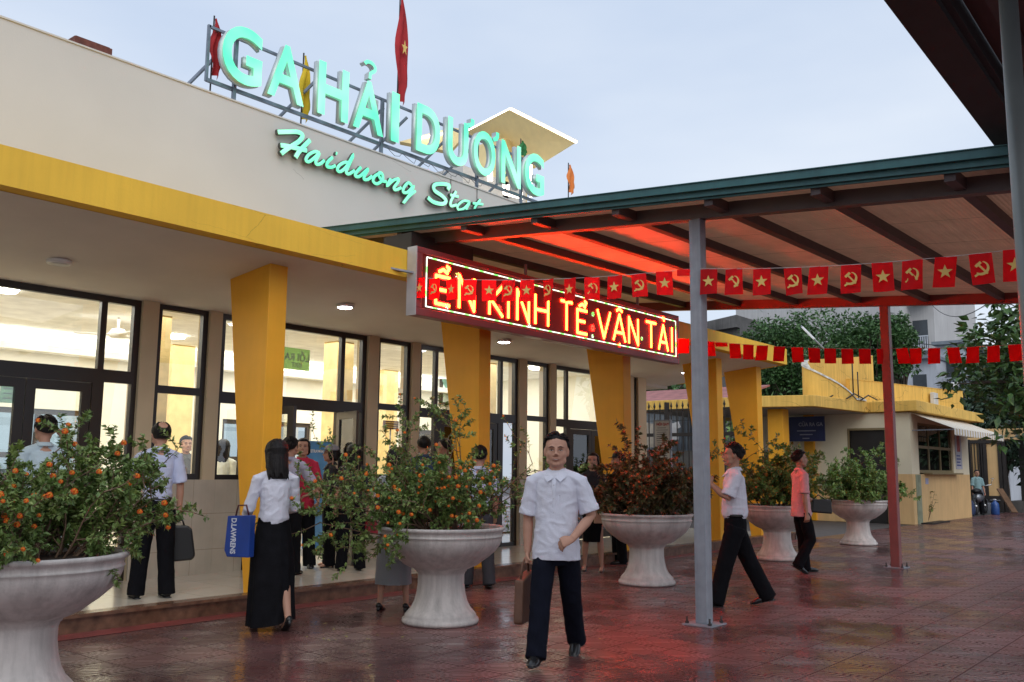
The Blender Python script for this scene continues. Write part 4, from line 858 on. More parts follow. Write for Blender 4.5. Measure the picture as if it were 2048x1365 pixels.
q = onz(1975, 1027); t = thing('bucket', 'grey plastic bucket on the ground right of the motorcycle', 'bucket', (q.x, q.y, 0)); h_ = MB(); h_.lathe([(.14, 0), (.19, .36), (.2, .37), (.18, .36), (.13, .02)], (q.x, q.y, 0), 16); h_.build('pail', M('bucket_grey', (.3, .33, .38), .5), t); h_ = MB(); h_.tube(arc(0, 0, .19, .2, 0, 180, 8) and [(q.x+.19*math.cos(R_(a)), q.y, .37+.12*math.sin(R_(a))) for a in range(0, 181, 20)], .006, 5); h_.build('handle', m_steel, t)
q = onz(1991, 1030); t = thing('water_bottle', 'large blue water bottle on the ground right of the bucket', 'bottle', (q.x, q.y, 0)); h_ = MB(); h_.lathe([(.13, 0), (.14, .02), (.14, .34), (.12, .4), (.05, .46), (.05, .5)], (q.x, q.y, 0), 16); h_.build('bottle_body', M('bottle_blue', (.03, .09, .3), .2), t); h_ = MB(); h_.lathe([(.055, .5), (.055, .54)], (q.x, q.y, 0), 12); h_.build('cap', m_white, t)
a_ = onz(2030, 1028); b_ = onx(2005, 978, a_.x+.3); g = MB(); g.bar((a_.x, a_.y, .04), (b_.x, b_.y+.1, b_.z), .28, .04); tag(g.build('plank', M('plank_wood', (.16, .09, .05), .8, var=.3, vs=6), origin=(a_.x, a_.y, 0)), 'brown wooden plank leaning at the far right by the gate', 'plank')
# potted twig on a mat before the kiosk
q = onz(1858, 1046); g = MB(); g.prism([(q.x-.9, q.y-.35), (q.x+1.1, q.y-.3), (q.x+1.0, q.y+.25), (q.x-.8, q.y+.2)], ((0, 0, 0), XN, YN, ZN), .004, .03); tag(g.build('mat', m_dark, origin=(q.x, q.y, 0)), 'dark rubber mat on the paving before the kiosk', 'mat')
rnd = random.Random(4); t = thing('sapling', 'small leafy sapling on the mat against the kiosk wall', 'plant', (q.x-.1, q.y, .03)); h_ = MB(); lf = MB()
for k in range(5):
    a = rnd.uniform(0, 6.28); P = [Vector((q.x-.1, q.y, .03)), Vector((q.x-.1+.1*math.cos(a)+.05, q.y+.08*math.sin(a), .3)), Vector((q.x+.1+.25*math.cos(a), q.y+.2*math.sin(a), .5+.1*k))]; h_.tube(P, [.01, .008, .004], 5)
    for j in range(9): p = P[1].lerp(P[2], rnd.random()); leaf_quad(lf, p, Vector((rnd.gauss(0, 1), rnd.gauss(0, 1), rnd.gauss(.3, .5))).normalized(), ZN, .16, .07)
h_.build('stem', m_stem, t); lf.build('leaves', m_leaf, t, fix=False)

# ------------------------------------------------------------------ fence, old walls and notice board behind the terrace end
fe = thing('iron_fence', 'tall dark iron bar fence with spikes behind the terrace end', 'fence', (21.6, 13, 0)); g = MB(); FX = 21.6
y0f, y1f = 10.4, 16.6; k = 0; y = y0f
while y < y1f: g.bar((FX, y, 0), (FX, y, 3.05), .022, .022); g.tube([(FX, y, 3.05), (FX, y, 3.1), (FX, y, 3.22)], [.012, .035, .003], 5); y += .17
fe_b = g.build('fence_bars', M('iron', (.025, .02, .018), .6, var=.2), fe); 
g = MB(); [g.box(FX-.02, FX+.02, y0f, y1f, z, z+.09) for z in (.25, 2.3)]; g.box(FX-.02, FX+.02, y0f, y1f, 2.98, 3.02)
for y in (10.4, 12.4, 14.4, 16.6): g.box(FX-.05, FX+.05, y-.05, y+.05, 0, 3.2)
g.build('fence_rails', MATS['iron'], fe)
g = MB(); g.box(24.5, 24.7, 10.9, 19, 0, 2.0); tag(g.build('old_wall', M('old_concrete', (.14, .135, .125), .9, var=.4, vs=1.2, bump=.3, bs=12, streak=.5), origin=(24.6, 14, 0)), 'stained grey concrete wall behind the iron fence', 'wall')
t = thing('shed', 'corrugated grey shed with a faded red roof behind the iron fence', 'shed', (28, 16, 0)); g = MB(); n = 120; vs = []
for i in range(n+1): y = 13.2+6.8*i/n; vs += [(26.6+.05*(i % 2), y, 2.0), (26.6+.05*(i % 2), y, 3.55)]
g.add(vs, [(2*i, 2*i+1, 2*i+3, 2*i+2) for i in range(n)]); g.build('wall', M('corrugated', (.22, .25, .28), .5, var=.3, vs=2, streak=.5), t); g = MB(); g.hexa([(26.3, 13.2, 3.5), (30, 13.2, 4.3), (30, 20, 4.3), (26.3, 20, 3.5)], [(26.3, 13.2, 3.56), (30, 13.2, 4.36), (30, 20, 4.36), (26.3, 20, 3.56)]); g.build('roof', M('roof_pink', (.33, .12, .11), .7, var=.3, vs=3), t)
rnd = random.Random(6)
cc = [(.45, .02, .03), (.5, .5, .5), (.2, .3, .33), (.45, .4, .33), (.55, .55, .56)]; nm = ['red', 'white', 'teal', 'beige', 'pale grey']
for k in range(5):
    y = 15.3-.62*k; g = MB(); hgt = .5+.2*(k % 2); P = [(-.2, 0), (-.27, -.16), (-.17, -.2), (-.19, -hgt), (.19, -hgt), (.17, -.2), (.27, -.16), (.2, 0), (.06, -.04), (-.06, -.04)]
    g.prism(P, ((22.6, y, 2.75), YN, ZN, XN), -.01, .01); tag(g.build('shirt', M('cloth_'+nm[k].replace(' ', '_'), cc[k], .85, var=.2), origin=(22.6, y, 2.7)), nm[k]+' shirt hung out to dry behind the iron fence', 'laundry', 'laundry behind the fence')
g = MB(); g.tube([(22.6, 16.3, 2.78), (22.6, 12.2, 2.78)], .008, 5); tag(g.build('clothes_line', m_black, origin=(22.6, 14, 2.78)), 'thin dark clothes line behind the iron fence', 'clothes line')
nb = thing('notice_board', 'white notice board full of printed lines under the roof, left of the steel post', 'notice board', (17.3, 10.1, .13))
q0, q1 = onx(1309, 838, 17.3), onx(1339, 838, 17.3)
g = MB(); g.box(17.3, 17.34, q1.y, q0.y, 1.1, 2.45); g.build('panel', M('paper', (.6, .6, .56), .8), nb); g = MB(); g.box(17.29, 17.35, q1.y-.025, q1.y, .13, 2.48); g.box(17.29, 17.35, q0.y, q0.y+.025, .13, 2.48); g.box(17.291, 17.349, q1.y, q0.y, 2.45, 2.475); g.build('frame', m_steel, nb)
g = MB(); rnd = random.Random(2)
for k in range(26): z = 2.3-.045*k; g.box(17.2965, 17.2995, q1.y+.04+rnd.uniform(0, .05), q0.y-.04-rnd.uniform(0, .03), z, z+.012)
g.build('printed_lines', M('ink', (.12, .12, .12), .8), nb); tm = text_mesh('NỘI QUY', .09, .002, .002); put_text(tm, 'heading', M('ink_red', (.4, .03, .03), .8), ((17.296, q0.y-.05, 2.36), -YN, ZN, -XN), nb, xs=.8, ys=.8)

# ------------------------------------------------------------------ trees
m_treeleaf = leafmat('tree_leaf', (.05, .125, .04), (.12, .22, .06)); m_almond = leafmat('broad_leaf', (.05, .12, .035), (.14, .22, .06), .35); m_bark = M('bark', (.10, .075, .055), .9, var=.3, vs=8, bump=.4, bs=20)
def tree(name, label, x, y, trunk_h, crown, cr, n_cl, lsz, seed, m=m_treeleaf, per=26, base_r=.22, group=None, flat=.75, squash=1.):
    rnd = random.Random(seed); t = thing(name, label, 'tree', (x, y, 0), group); tk = MB(); lf = MB(); top = Vector((x, y, trunk_h))
    tk.tube([(x, y, -.1), (x+.1, y, trunk_h*.5), top], [base_r, base_r*.8, base_r*.65], 9, caps=False); c = Vector(crown)
    for k in range(n_cl):
        while 1:
            d = Vector((rnd.uniform(-1, 1), rnd.uniform(-1, 1), rnd.uniform(-1, 1)))
            if .25 < d.length < 1: break
        d = d*(.75+.25*rnd.random()); bump_ = 1+.22*math.sin(3*d.x+seed)*math.cos(4*d.y+2*d.z+seed); p = c+Vector((d.x*cr[0], d.y*cr[1], d.z*cr[2]))*bump_
        if k % 4 == 0: mid = top.lerp(p, .5)+Vector((rnd.gauss(0, .2), rnd.gauss(0, .2), .3)); tk.tube([top-Vector((0, 0, rnd.uniform(0, .3)*trunk_h)), mid, p], [base_r*.35, base_r*.2, base_r*.05], 5, caps=False)
        R2 = rnd.uniform(.5, 1.)*cr[0]*.24
        for j in range(per):
            o = Vector((rnd.gauss(0, 1), rnd.gauss(0, 1), rnd.gauss(0, flat))); o = o.normalized()*R2*rnd.random()**.4*Vector((1, 1, 1)).x; dd = (o.normalized()+Vector((rnd.gauss(0, .5), rnd.gauss(0, .5), rnd.gauss(-.1, .4)))).normalized(); nn = (Vector((rnd.gauss(0, .6), rnd.gauss(0, .6), 1))).normalized(); s_ = lsz*rnd.uniform(.6, 1.2)
            leaf_quad(lf, p+o, dd, nn, s_, s_*.55)
    tk.build('trunk', m_bark, t, fix=False); lf.build('crown', m, t, fix=False); return t
tree('tree', 'largest dark green tree, behind the corner of the yellow roof', 44, 18.5, 3, (44, 18.4, 6.3), (2.9, 2.9, 3.3), 330, .22, 1, per=64)
tree('tree', 'green tree above the curved yellow wall, right of the largest tree', 47, 15.9, 3, (47, 15.9, 7.0), (2.3, 2.0, 2.9), 220, .22, 2, per=60)
tree('tree', 'small tree crown right of the reddish post, in front of the flats', 47, 14.0, 3.6, (47, 14.0, 7.7), (1.3, 1.1, 1.9), 100, .22, 3, per=54)
tree('tree', 'bright green tree seen through the porch under the yellow slab', 36, 15.6, 1.4, (36, 15.4, 2.6), (3, 3, 2.0), 130, .3, 4, m=m_leafy, per=26)
tree('tree', 'tree behind the iron fence left of the fourth pillar', 34, 20, 3, (34, 20, 4.6), (2.6, 2.4, 2.), 110, .3, 5, per=26)
tree('broadleaf_tree', 'near tree with big glossy leaves reaching in from the right edge', 25.6, 2.6, 3.0, (24.9, 4.6, 4.0), (1.7, 1.5, 1.9), 170, .28, 7, m=m_almond, per=16, flat=.4)
tree('tree', 'dark dense tree filling the right edge behind the kiosk', 41, 5.2, 1.5, (41, 6.3, 3.6), (3.4, 2.4, 3.3), 260, .34, 8, m=M('dark_leaf', (.03, .065, .028), .6, var=.4, vs=2), per=30)
tree('tree', 'dark tree behind the striped awning end', 46, 9.4, 1.5, (46, 9.4, 4.0), (3, 1.8, 2.6), 150, .34, 9, m=MATS['dark_leaf'], per=30)
# ------------------------------------------------------------------ gate and dark wall at the right end
gt = thing('yard_gate', 'dark framed gate with yellow panels beyond the kiosk awning', 'gate', (39, 8.4, 0)); ys = [onx(x, 950, 38.5).y for x in (1940, 1963, 1972, 2001, 2010)]
g = MB(); g.box(38.55, 38.6, ys[1], ys[0], .6, 2.55); g.box(38.55, 38.6, ys[3], ys[2], .6, 2.55); g.box(38.54, 38.62, ys[3]-1.2, ys[0]+.4, 2.68, 3.1); g.build('panel', m_ko, gt)
g = MB()
for y in ys: g.box(38.5, 38.66, y-.06, y+.06, 0, 2.7)
g.box(38.49, 38.67, ys[-1]-.06, ys[0]+.06, 2.55, 2.68); g.box(38.52, 38.6, ys[-1], ys[0], .45, .6)
for k in range(5): y = ys[1]+(ys[0]-ys[1])*k/4; g.box(38.5, 38.53, y-.015, y+.015, .6, 2.55)
g.build('gate_frame', M('iron', (.025, .02, .018), .6), gt)
g = MB(); g.box(39.3, 39.6, -6, ys[3]-.5, 0, 2.9); tag(g.build('boundary_wall', M('dark_wall', (.035, .035, .03), .9, var=.4, vs=1.5, bump=.3, bs=15), origin=(39.4, 2, 0)), 'dark mossy boundary wall at the far right', 'wall')
g = MB(); g.box(38.9, 39.2, 7.4, 9.6, 0, .42); tag(g.build('low_wall', M('old_concrete', (.14, .135, .125), .9), origin=(39, 8.5, 0)), 'low grey concrete ledge in front of the gate', 'wall')
g = MB(); yy = onx(1955, 930, 41).y; g.prism([(-.7, 0), (0, .75), (.9, .35), (1.1, 0)], ((41, yy+.2, 1.2), -YN, ZN, XN), -.3, .3); tag(g.build('parasol', M('parasol_white', (.7, .72, .75), .8), origin=(41, yy, 1.2)), 'white parasol cloth seen through the gate', 'parasol')
# ------------------------------------------------------------------ apartment blocks and other distant buildings
m_flat = M('flats_render', (.52, .51, .50), .9, var=.08, vs=.5, streak=.18); m_flw = M('flats_window', (.05, .06, .07), .25); m_flt = M('flats_trim', (.5, .53, .58), .7)
fb = thing('apartment_block', 'tall grey apartment block with balconies behind the trees', 'apartment block', (72, 24, 0)); X0 = 68
def YX(px, X, py=640): return onx(px, py, X).y
ya, yb, yc = YX(1500, X0), YX(1700, X0), YX(1822, X0)
g = MB(); g.box(X0, X0+12, YX(1868, X0), yb, 0, 24); g.box(X0-2.5, X0, yc, ya, 0, 21.5); g.build('wall', m_flat, fb)
xs_ = X0-2.5; y_r = YX(1870, X0)
for fl in range(6):
    z = 3.4*fl+3.0
    g = MB(); g.box(X0-1.1, X0, y_r+.25, yc-.2, z, z+.16); 
    for k in range(8): y = y_r+.3+(yc-y_r-.6)*k/7; g.box(X0-1.08, X0-1.02, y-.03, y+.03, z+.16, z+1.0)
    g.box(X0-1.1, X0-1.0, y_r+.25, yc-.2, z+.98, z+1.06); g.build('balcony', m_flt, fb)
    g = MB(); g.box(X0-.02, X0+.01, y_r+.5, y_r+1.5, z+.2, z+2.3); g.build('balcony_door', m_flw, fb)
    for j in range(3):
        y = yc+.4+j*.75; g = MB(); g.box(xs_-.03, xs_+.01, y, y+.35, z+.7, z+2.3); g.build('window', m_flw, fb)
for k in range(4): g = MB(); g.box(X0-.5, X0-.3, y_r-.0+.35*k, y_r+.14+.35*k, 13.4, 20); g.build('fin', m_flt, fb)
lb_ = thing('row_house', 'low pale blue grey houses with balconies behind the big leaved tree', 'house', (62, 13, 0)); X1_ = 60
def hs(p0, p1, top_px, X, name, label):
    ya, yb = YX(p0, X), YX(p1, X); zt = onx((p0+p1)/2, top_px, X).z; t = thing(name, label, 'house', (X, (ya+yb)/2, 0), 'houses behind the flag string')
    g = MB(); g.box(X, X+8, yb, ya, 0, zt); g.build('wall', M('house_wall', (.54, .57, .62), .85, var=.1, vs=.8, streak=.15), t); g = MB(); g.box(X-.5, X+8.1, yb-.1, ya+.1, zt, zt+.2); g.build('roof', M('house_roof', (.2, .23, .26), .8), t)
    z = zt-2.6
    while z > 1:
        g = MB(); g.box(X-.03, X+.01, yb+.3*(ya-yb), yb+.7*(ya-yb), z, z+1.7); g.build('window', m_flw, t)
        g = MB(); g.box(X-.9, X, yb+.1, ya-.1, z-.35, z-.22); g.box(X-.9, X-.85, yb+.1, ya-.1, z+.45, z+.52); [g.box(X-.89, X-.86, yb+.1+(ya-yb-.2)*q/9-.02, yb+.1+(ya-yb-.2)*q/9+.02, z-.22, z+.45) for q in range(10)]; g.build('balcony', m_flt, t); z -= 3.2
bpy.data.objects.remove(lb_)
hs(1800, 1868, 720, 58, 'row_house', 'narrow grey house just right of the reddish post behind the flags'); hs(1868, 1935, 690, 60, 'row_house', 'pale house with a dark window behind the flag string'); hs(1935, 2000, 708, 56, 'row_house', 'pale blue house with balconies at the right behind the flags'); hs(2000, 2120, 760, 60, 'row_house', 'low house hidden behind the big leaves at the right edge')
g = MB(); Y0, Y1 = YX(1480, 52, 650), YX(1405, 52, 650); zt = onx(1450, 640, 52).z; g.box(52, 60, Y0, Y1+3, 0, zt-.6); g.hexa([(51.5, Y0, zt-.6), (60, Y0, zt-.6), (60, Y1+3, zt-.9), (51.5, Y1+3, zt-.9)], [(51.5, Y0, zt+.15), (60, Y0, zt+.15), (60, Y1+3, zt-.5), (51.5, Y1+3, zt-.5)])
tag(g.build('old_building', M('old_building', (.13, .125, .12), .9, var=.3, vs=1, streak=.5), origin=(55, Y1, 0)), 'stained dark grey building edge just above the yellow roof', 'building')
for a, b, z, lb in (((16, 1.0), (60, 16), 7.2, 'upper black cable sagging across the sky by the flats'), ((20, 1.), (60, 19), 6.3, 'lower black cable sagging across the sky by the flats')):
    g = MB(); P = [(a[0]+(b[0]-a[0])*k/16, a[1]+(b[1]-a[1])*k/16, z+(k/16)*5.-2.2*4*(k/16)*(1-k/16)) for k in range(17)]; g.tube(P, .018, 5); tag(g.build('overhead_cable', m_black, origin=(40, 8, z)), lb, 'cable', 'overhead cables')
# slanted street lamp arm
t = thing('street_lamp', 'slanted lamp arm sticking out above the curved yellow wall', 'street lamp', (33, 13, 0)); a = onx(1602, 652, 33); b = onx(1656, 706, 33)
g = MB(); g.tube([(33, b.y, 0), (33, b.y, b.z)], .06, 8); g.tube([(33, b.y, b.z), a], .03, 6); g.build('pole', m_steel, t); g = MB(); c0 = a.lerp(b, .05); c1 = a.lerp(b, .5); g.bar(c0, c1, .1, .06); g.build('lamp_head', M('lamp_white', (.8, .82, .85), .4), t)
# ------------------------------------------------------------------ roof tower with neon edged plates, and the tall flags
tw = thing('roof_tower', 'small roof tower with a tilted cream plate edged in white neon behind the letters', 'roof tower', (20, 15, 4)); m_plate = M('plate_cream', (.90, .72, .36), .7, var=.06); m_neon = emis('neon', (1, .88, .76), 5)
def U3(x, y, Y): return ony(x, y, Y)
pl = [U3(1018, 220, 14.5), U3(1150, 287, 12.6), U3(1068, 338, 14.5), U3(925, 268, 17)]
def slab(pts, th, name, parent, m):
    g = MB(); n = (pts[1]-pts[0]).cross(pts[3]-pts[0]).normalized(); n = n if n.z > 0 else -n; g.hexa([p for p in pts], [p+n*th for p in pts]); return g.build(name, m, parent), n
_, nrm = slab(pl, .12, 'roof_plate', tw, m_plate)
g = MB(); g.tube([pl[3]+nrm*.05, pl[0]+nrm*.05, pl[1]+nrm*.05], .035, 6); g.build('neon_tube', m_neon, tw)
pl2 = [U3(905, 262, 17.6), U3(938, 268, 17.2), U3(900, 310, 17.6), U3(800, 290, 18.5)]; slab(pl2, .12, 'roof_plate', tw, m_plate); g = MB(); g.tube([U3(838, 277, 18), U3(912, 262, 17.5)], .035, 6); g.build('neon_tube', m_neon, tw)
b0 = U3(925, 400, 15); b1 = U3(1065, 400, 14.2)
g = MB(); g.box(b0.x, b0.x+2.0, 15, 17, 4, U3(925, 330, 15).z); g.box(b0.x+2.0, b1.x, 14.6, 16.5, 4, U3(1010, 345, 14.6).z); g.build('wall', m_wallgrey, tw); q = U3(1020, 300, 15.2); g = MB(); g.box(q.x-.5, q.x+.5, 15, 16, 4, U3(1020,290,15.2).z); g.build('core', m_plate, tw)
g = MB()
for x, ya, yb in ((977, 335, 362), (983, 335, 362), (1008, 370, 388), (1016, 370, 390), (1062, 330, 395), (1043, 385, 398)): g = MB(); g.tube([U3(x, ya, 14.1), U3(x, yb, 14.1)], .03, 6); g.build('neon_tube', m_neon, tw)
g = MB(); g.tube([U3(1008, 388, 14.1), U3(1045, 397, 14.1)], .03, 6); g.build('neon_tube', m_neon, tw)
def hangflag(label, top, bot, wpx, X0Y, m, name='flag', star=False, wd=.35):
    Y = X0Y; a = U3(*top, Y); b = U3(*bot, Y); t = thing(name, label, 'flag', (a.x, Y, b.z)); g = MB(); g.tube([(a.x, Y+.03, b.z-.7), (a.x, Y+.03, a.z+.05)], .012, 6); g.build('flag_pole', m_dark, t)
    H_ = a.z-b.z; g = MB(); n = 14; vs = []; g.smooth = True
    for i in range(n+1):
        s = i/n; w_ = wd*(.12+.88*min(1, s*2.2)) * (1 if s < .9 else .8)
        for j in range(7): u = j/6; vs.append((a.x+w_*(u-.35)+.02*math.sin(9*s), Y+.04*math.sin(u*9+s*5)*(.4+s)-.01, a.z-H_*s-(.06*u if i == n else 0)))
    g.add(vs, [(i*7+j, i*7+j+1, (i+1)*7+j+1, (i+1)*7+j) for i in range(n) for j in range(6)]); f = g.build('cloth', m, t, fix=False)
    if star: c = (a.x+.02, Y-.09, a.z-H_*.52); q = MB(); q.prism(star_poly(.13), (c, XN*.5, ZN, YN), -.004, .004); q.build('star', m_gold, f)
m_fr = M('flag_dark_red', (.42, .015, .02), .75, var=.2, vs=5)
hangflag('furled dark red flag at the left end of the green letters', (431, 38), (434, 150), 20, 10.25, m_fr, wd=.16)
hangflag('narrow yellow flag between the first two words of the sign', (610, 112), (606, 235), 14, 10.4, M('flag_yellow', (.75, .52, .02), .75, var=.15), wd=.16)
hangflag('tall red flag with a gold star above the green letters', (803, -8), (806, 203), 28, 10.5, m_fr, star=True, wd=.25)
hangflag('small orange pennant above the green canopy edge', (1139, 330), (1143, 384), 14, 11.5, M('flag_orange', (.8, .24, .05), .75), wd=.22)
hangflag('small green pennant just left of the last letter', (1044, 282), (1048, 310), 10, 11.0, M('flag_green', (.03, .2, .05), .75), wd=.18)
# ------------------------------------------------------------------ inside the hall: sticker, picture, plaque, banner, posters
def on_glass(x0, y0, x1, y1, Y): a = ony(x0, y0, Y); b = ony(x1, y1, Y); return a, b
a, b = on_glass(568, 694, 618, 743, 10.09); t = thing('exit_sticker', 'green sheet with white exit lettering seen mirrored on the glass above the open door', 'sign', ((a.x+b.x)/2, 10.09, b.z))
g = MB(); g.box(a.x, b.x, 10.085, 10.09, b.z-.0, a.z); g.build('panel', translucent(M('sticker_green', (.36, .50, .27), .6, var=.05), (.55, .72, .42), .7), t)
for tx, zz, sz in (('LỐI RA', b.z+(a.z-b.z)*.42, .135), ('EXIT', b.z+(a.z-b.z)*.12, .085)):
    tm = text_mesh(tx, sz, .002, .001, align='CENTER'); put_text(tm, 'lettering', M('sticker_text', (.86, .9, .8), .6), (((a.x+b.x)/2, 10.082, zz), -XN, ZN, -YN), t)
a, b = on_glass(884, 726, 994, 810, 14.5); t = thing('palm_picture', 'framed picture of pale and green palm leaves on the back wall of the hall', 'picture', ((a.x+b.x)/2, 14.5, b.z))
g = MB(); g.box(a.x, b.x, 14.5, 14.56, b.z-.1, a.z+.1); g.build('frame', m_dark, t); g = MB(); g.box(a.x+.05, b.x-.05, 14.492, 14.498, b.z-.05, a.z+.05); g.build('canvas', M('canvas_pale', (.45, .55, .50), .7, var=.2, vs=2), t)
def frond(cx, cz, r, a0, m, nm):
    g = MB()
    for k in range(15):
        an = R_(a0+(k-7)*9); d = Vector((math.cos(an), 0, math.sin(an))); s = Vector((-d.z, 0, d.x)); o = Vector((cx, 14.488-.0005*k, cz)); L_ = r*(1-.015*abs(k-7)**1.3); g.add([o, o+d*L_*.5+s*.035, o+d*L_, o+d*L_*.5-s*.035], [(0, 1, 2, 3)])
    g.build(nm, m, t, fix=False)
frond(a.x+.25, b.z+.1, min(1.25, a.z-b.z), 60, M('frond_teal', (.12, .26, .22), .6), 'leaf_print'); frond(b.x-.15, b.z+.15, min(1.0, a.z-b.z), 110, M('frond_green', (.05, .42, .06), .6), 'leaf_print')
a, b = on_glass(768, 841, 797, 860, 11.3); t = thing('brown_plaque', 'small brown plaque with gold lettering behind the narrow window', 'plaque', ((a.x+b.x)/2, 11.3, b.z)); g = MB(); g.box(a.x, b.x, 11.3, 11.33, b.z, a.z); g.build('panel', M('plaque_brown', (.22, .11, .05), .5), t); g = MB()
for k in range(3): z = b.z+(a.z-b.z)*(.2+.25*k); g.box(a.x+.03, b.x-.03, 11.294, 11.299, z, z+.015)
g.build('lettering', m_gold, t); g = MB(); g.tube([((a.x+b.x)/2, 11.32, FZ), ((a.x+b.x)/2, 11.32, b.z)], .012, 6); g.build('stand', m_steel, t)
a, b = on_glass(618, 882, 652, 985, 11.0); t = thing('banner_stand', 'blue roll up banner inside the open door', 'banner', ((a.x+b.x)/2, 11.0, FZ)); g = MB(); g.box(a.x-.05, b.x+.12, 11., 11.01, FZ+.1, a.z); g.build('panel', M('banner_blue', (.06, .22, .55), .5, var=.35, vs=2.5), t); g = MB(); g.box(a.x-.08, b.x+.15, 10.95, 11.08, FZ, FZ+.1); g.build('base', m_steel, t)
tm = text_mesh('VETRAWIN', .06, .001, .001); put_text(tm, 'lettering', M('banner_text', (.8, .8, .85), .5), ((a.x, 10.995, a.z-.17), XN, ZN, -YN), t, xs=.9)
tn = thing('notice_sheet', 'pale poster on the glass at the far left window', 'poster', (3.9, 10.09, 1.7)); a, b = on_glass(2, 760, 44, 808, 10.09); g = MB(); g.box(a.x, b.x, 10.085, 10.09, b.z, a.z); g.build('sheet', translucent(M('sheet_mint', (.5, .66, .58), .6, var=.06), (.6, .8, .68), .5), tn)
g = MB(); [g.box(a.x+.03, b.x-.04, 10.08, 10.083, b.z+.05*k+.04, b.z+.05*k+.055) for k in range(4)]; g.build('print', M('print_pale', (.62, .72, .66), .6), tn)

# fallen leaves on the wet paving
rnd = random.Random(12); m_fall = M('fallen_leaf', (.36, .34, .10), .6, var=.3, vs=30)
for k in range(34):
    px, py = (rnd.gauss(700, 60), rnd.gauss(1272, 10)) if k < 16 else (rnd.uniform(300, 1900), rnd.uniform(1180, 1340)); q = onz(px, min(py, 1355)); a = rnd.uniform(0, 6.28); L_ = rnd.uniform(.025, .055); d = Vector((math.cos(a), math.sin(a), 0)); g = MB(); leaf_quad(g, Vector((q.x, q.y, .006)), d, ZN, L_, L_*.5)
    f = g.build('fallen_leaf', m_fall, origin=(q.x, q.y, .006), fix=False); tag(f, 'small yellowish fallen leaf lying on the wet paving', 'leaf', 'fallen leaves on the paving')
# ------------------------------------------------------------------ people
from mathutils import noise as _noise
m_skin = M('skin', (.48, .26, .18), .6, var=.07, vs=12, spec=.4); m_skin2 = M('skin_tan', (.38, .20, .13), .5, var=.07, vs=12)
m_hair = M('hair_black', (.008, .006, .006), .5, var=.3, vs=40, bump=.3, bs=160, spec=.25)
m_eye = M('eye_dark', (.02, .012, .01), .2); m_eyew = M('eye_white', (.42, .38, .35), .4); m_lip = M('lip', (.40, .17, .13), .5); m_brow = M('brow', (.03, .02, .018), .8)
m_shoe = M('shoe_black', (.012, .012, .013), .25); m_trk = M('trousers_black', (.006, .006, .008), .9, var=.2, vs=10, bump=.15, bs=90, spec=.12)
def cloth(n, c, **k): return M(n, c, .85, var=.06, vs=9, bump=.25, bs=160, **k)
def fuse(mb, vox, sm=2, smf=.5, amp=0., fs=(7, 7, 12), seed=0.):
    """voxel-union all the shapes in a mesh buffer into one continuous skin"""
    me = mb.mesh('tmp', []); bm = bmesh.new(); bm.from_mesh(me); bmesh.ops.recalc_face_normals(bm, faces=bm.faces); bm.to_mesh(me); bm.free()
    o = bpy.data.objects.new('tmp', me); col.objects.link(o)
    r = o.modifiers.new('r', 'REMESH'); r.mode = 'VOXEL'; r.voxel_size = vox; r.use_smooth_shade = True
    s = o.modifiers.new('s', 'SMOOTH'); s.iterations = sm; s.factor = smf
    dg = bpy.context.evaluated_depsgraph_get(); dg.update(); out = bpy.data.meshes.new_from_object(o.evaluated_get(dg)); bpy.data.objects.remove(o); bpy.data.meshes.remove(me)
    if amp:
        nrm = [v.normal.copy() for v in out.vertices]
        for v, n in zip(out.vertices, nrm):
            c = v.co; q = Vector((c.x*fs[0]+seed, c.y*fs[1], c.z*fs[2]+.5*c.x*fs[0])); a = _noise.noise(q)+.5*_noise.noise(q*2.3); a = (1-abs(a)*2.2); v.co += n*(amp*max(-.15, a-.25))
    out.polygons.foreach_set('use_smooth', [True]*len(out.polygons)); return out
def smoothv(pts): return pts
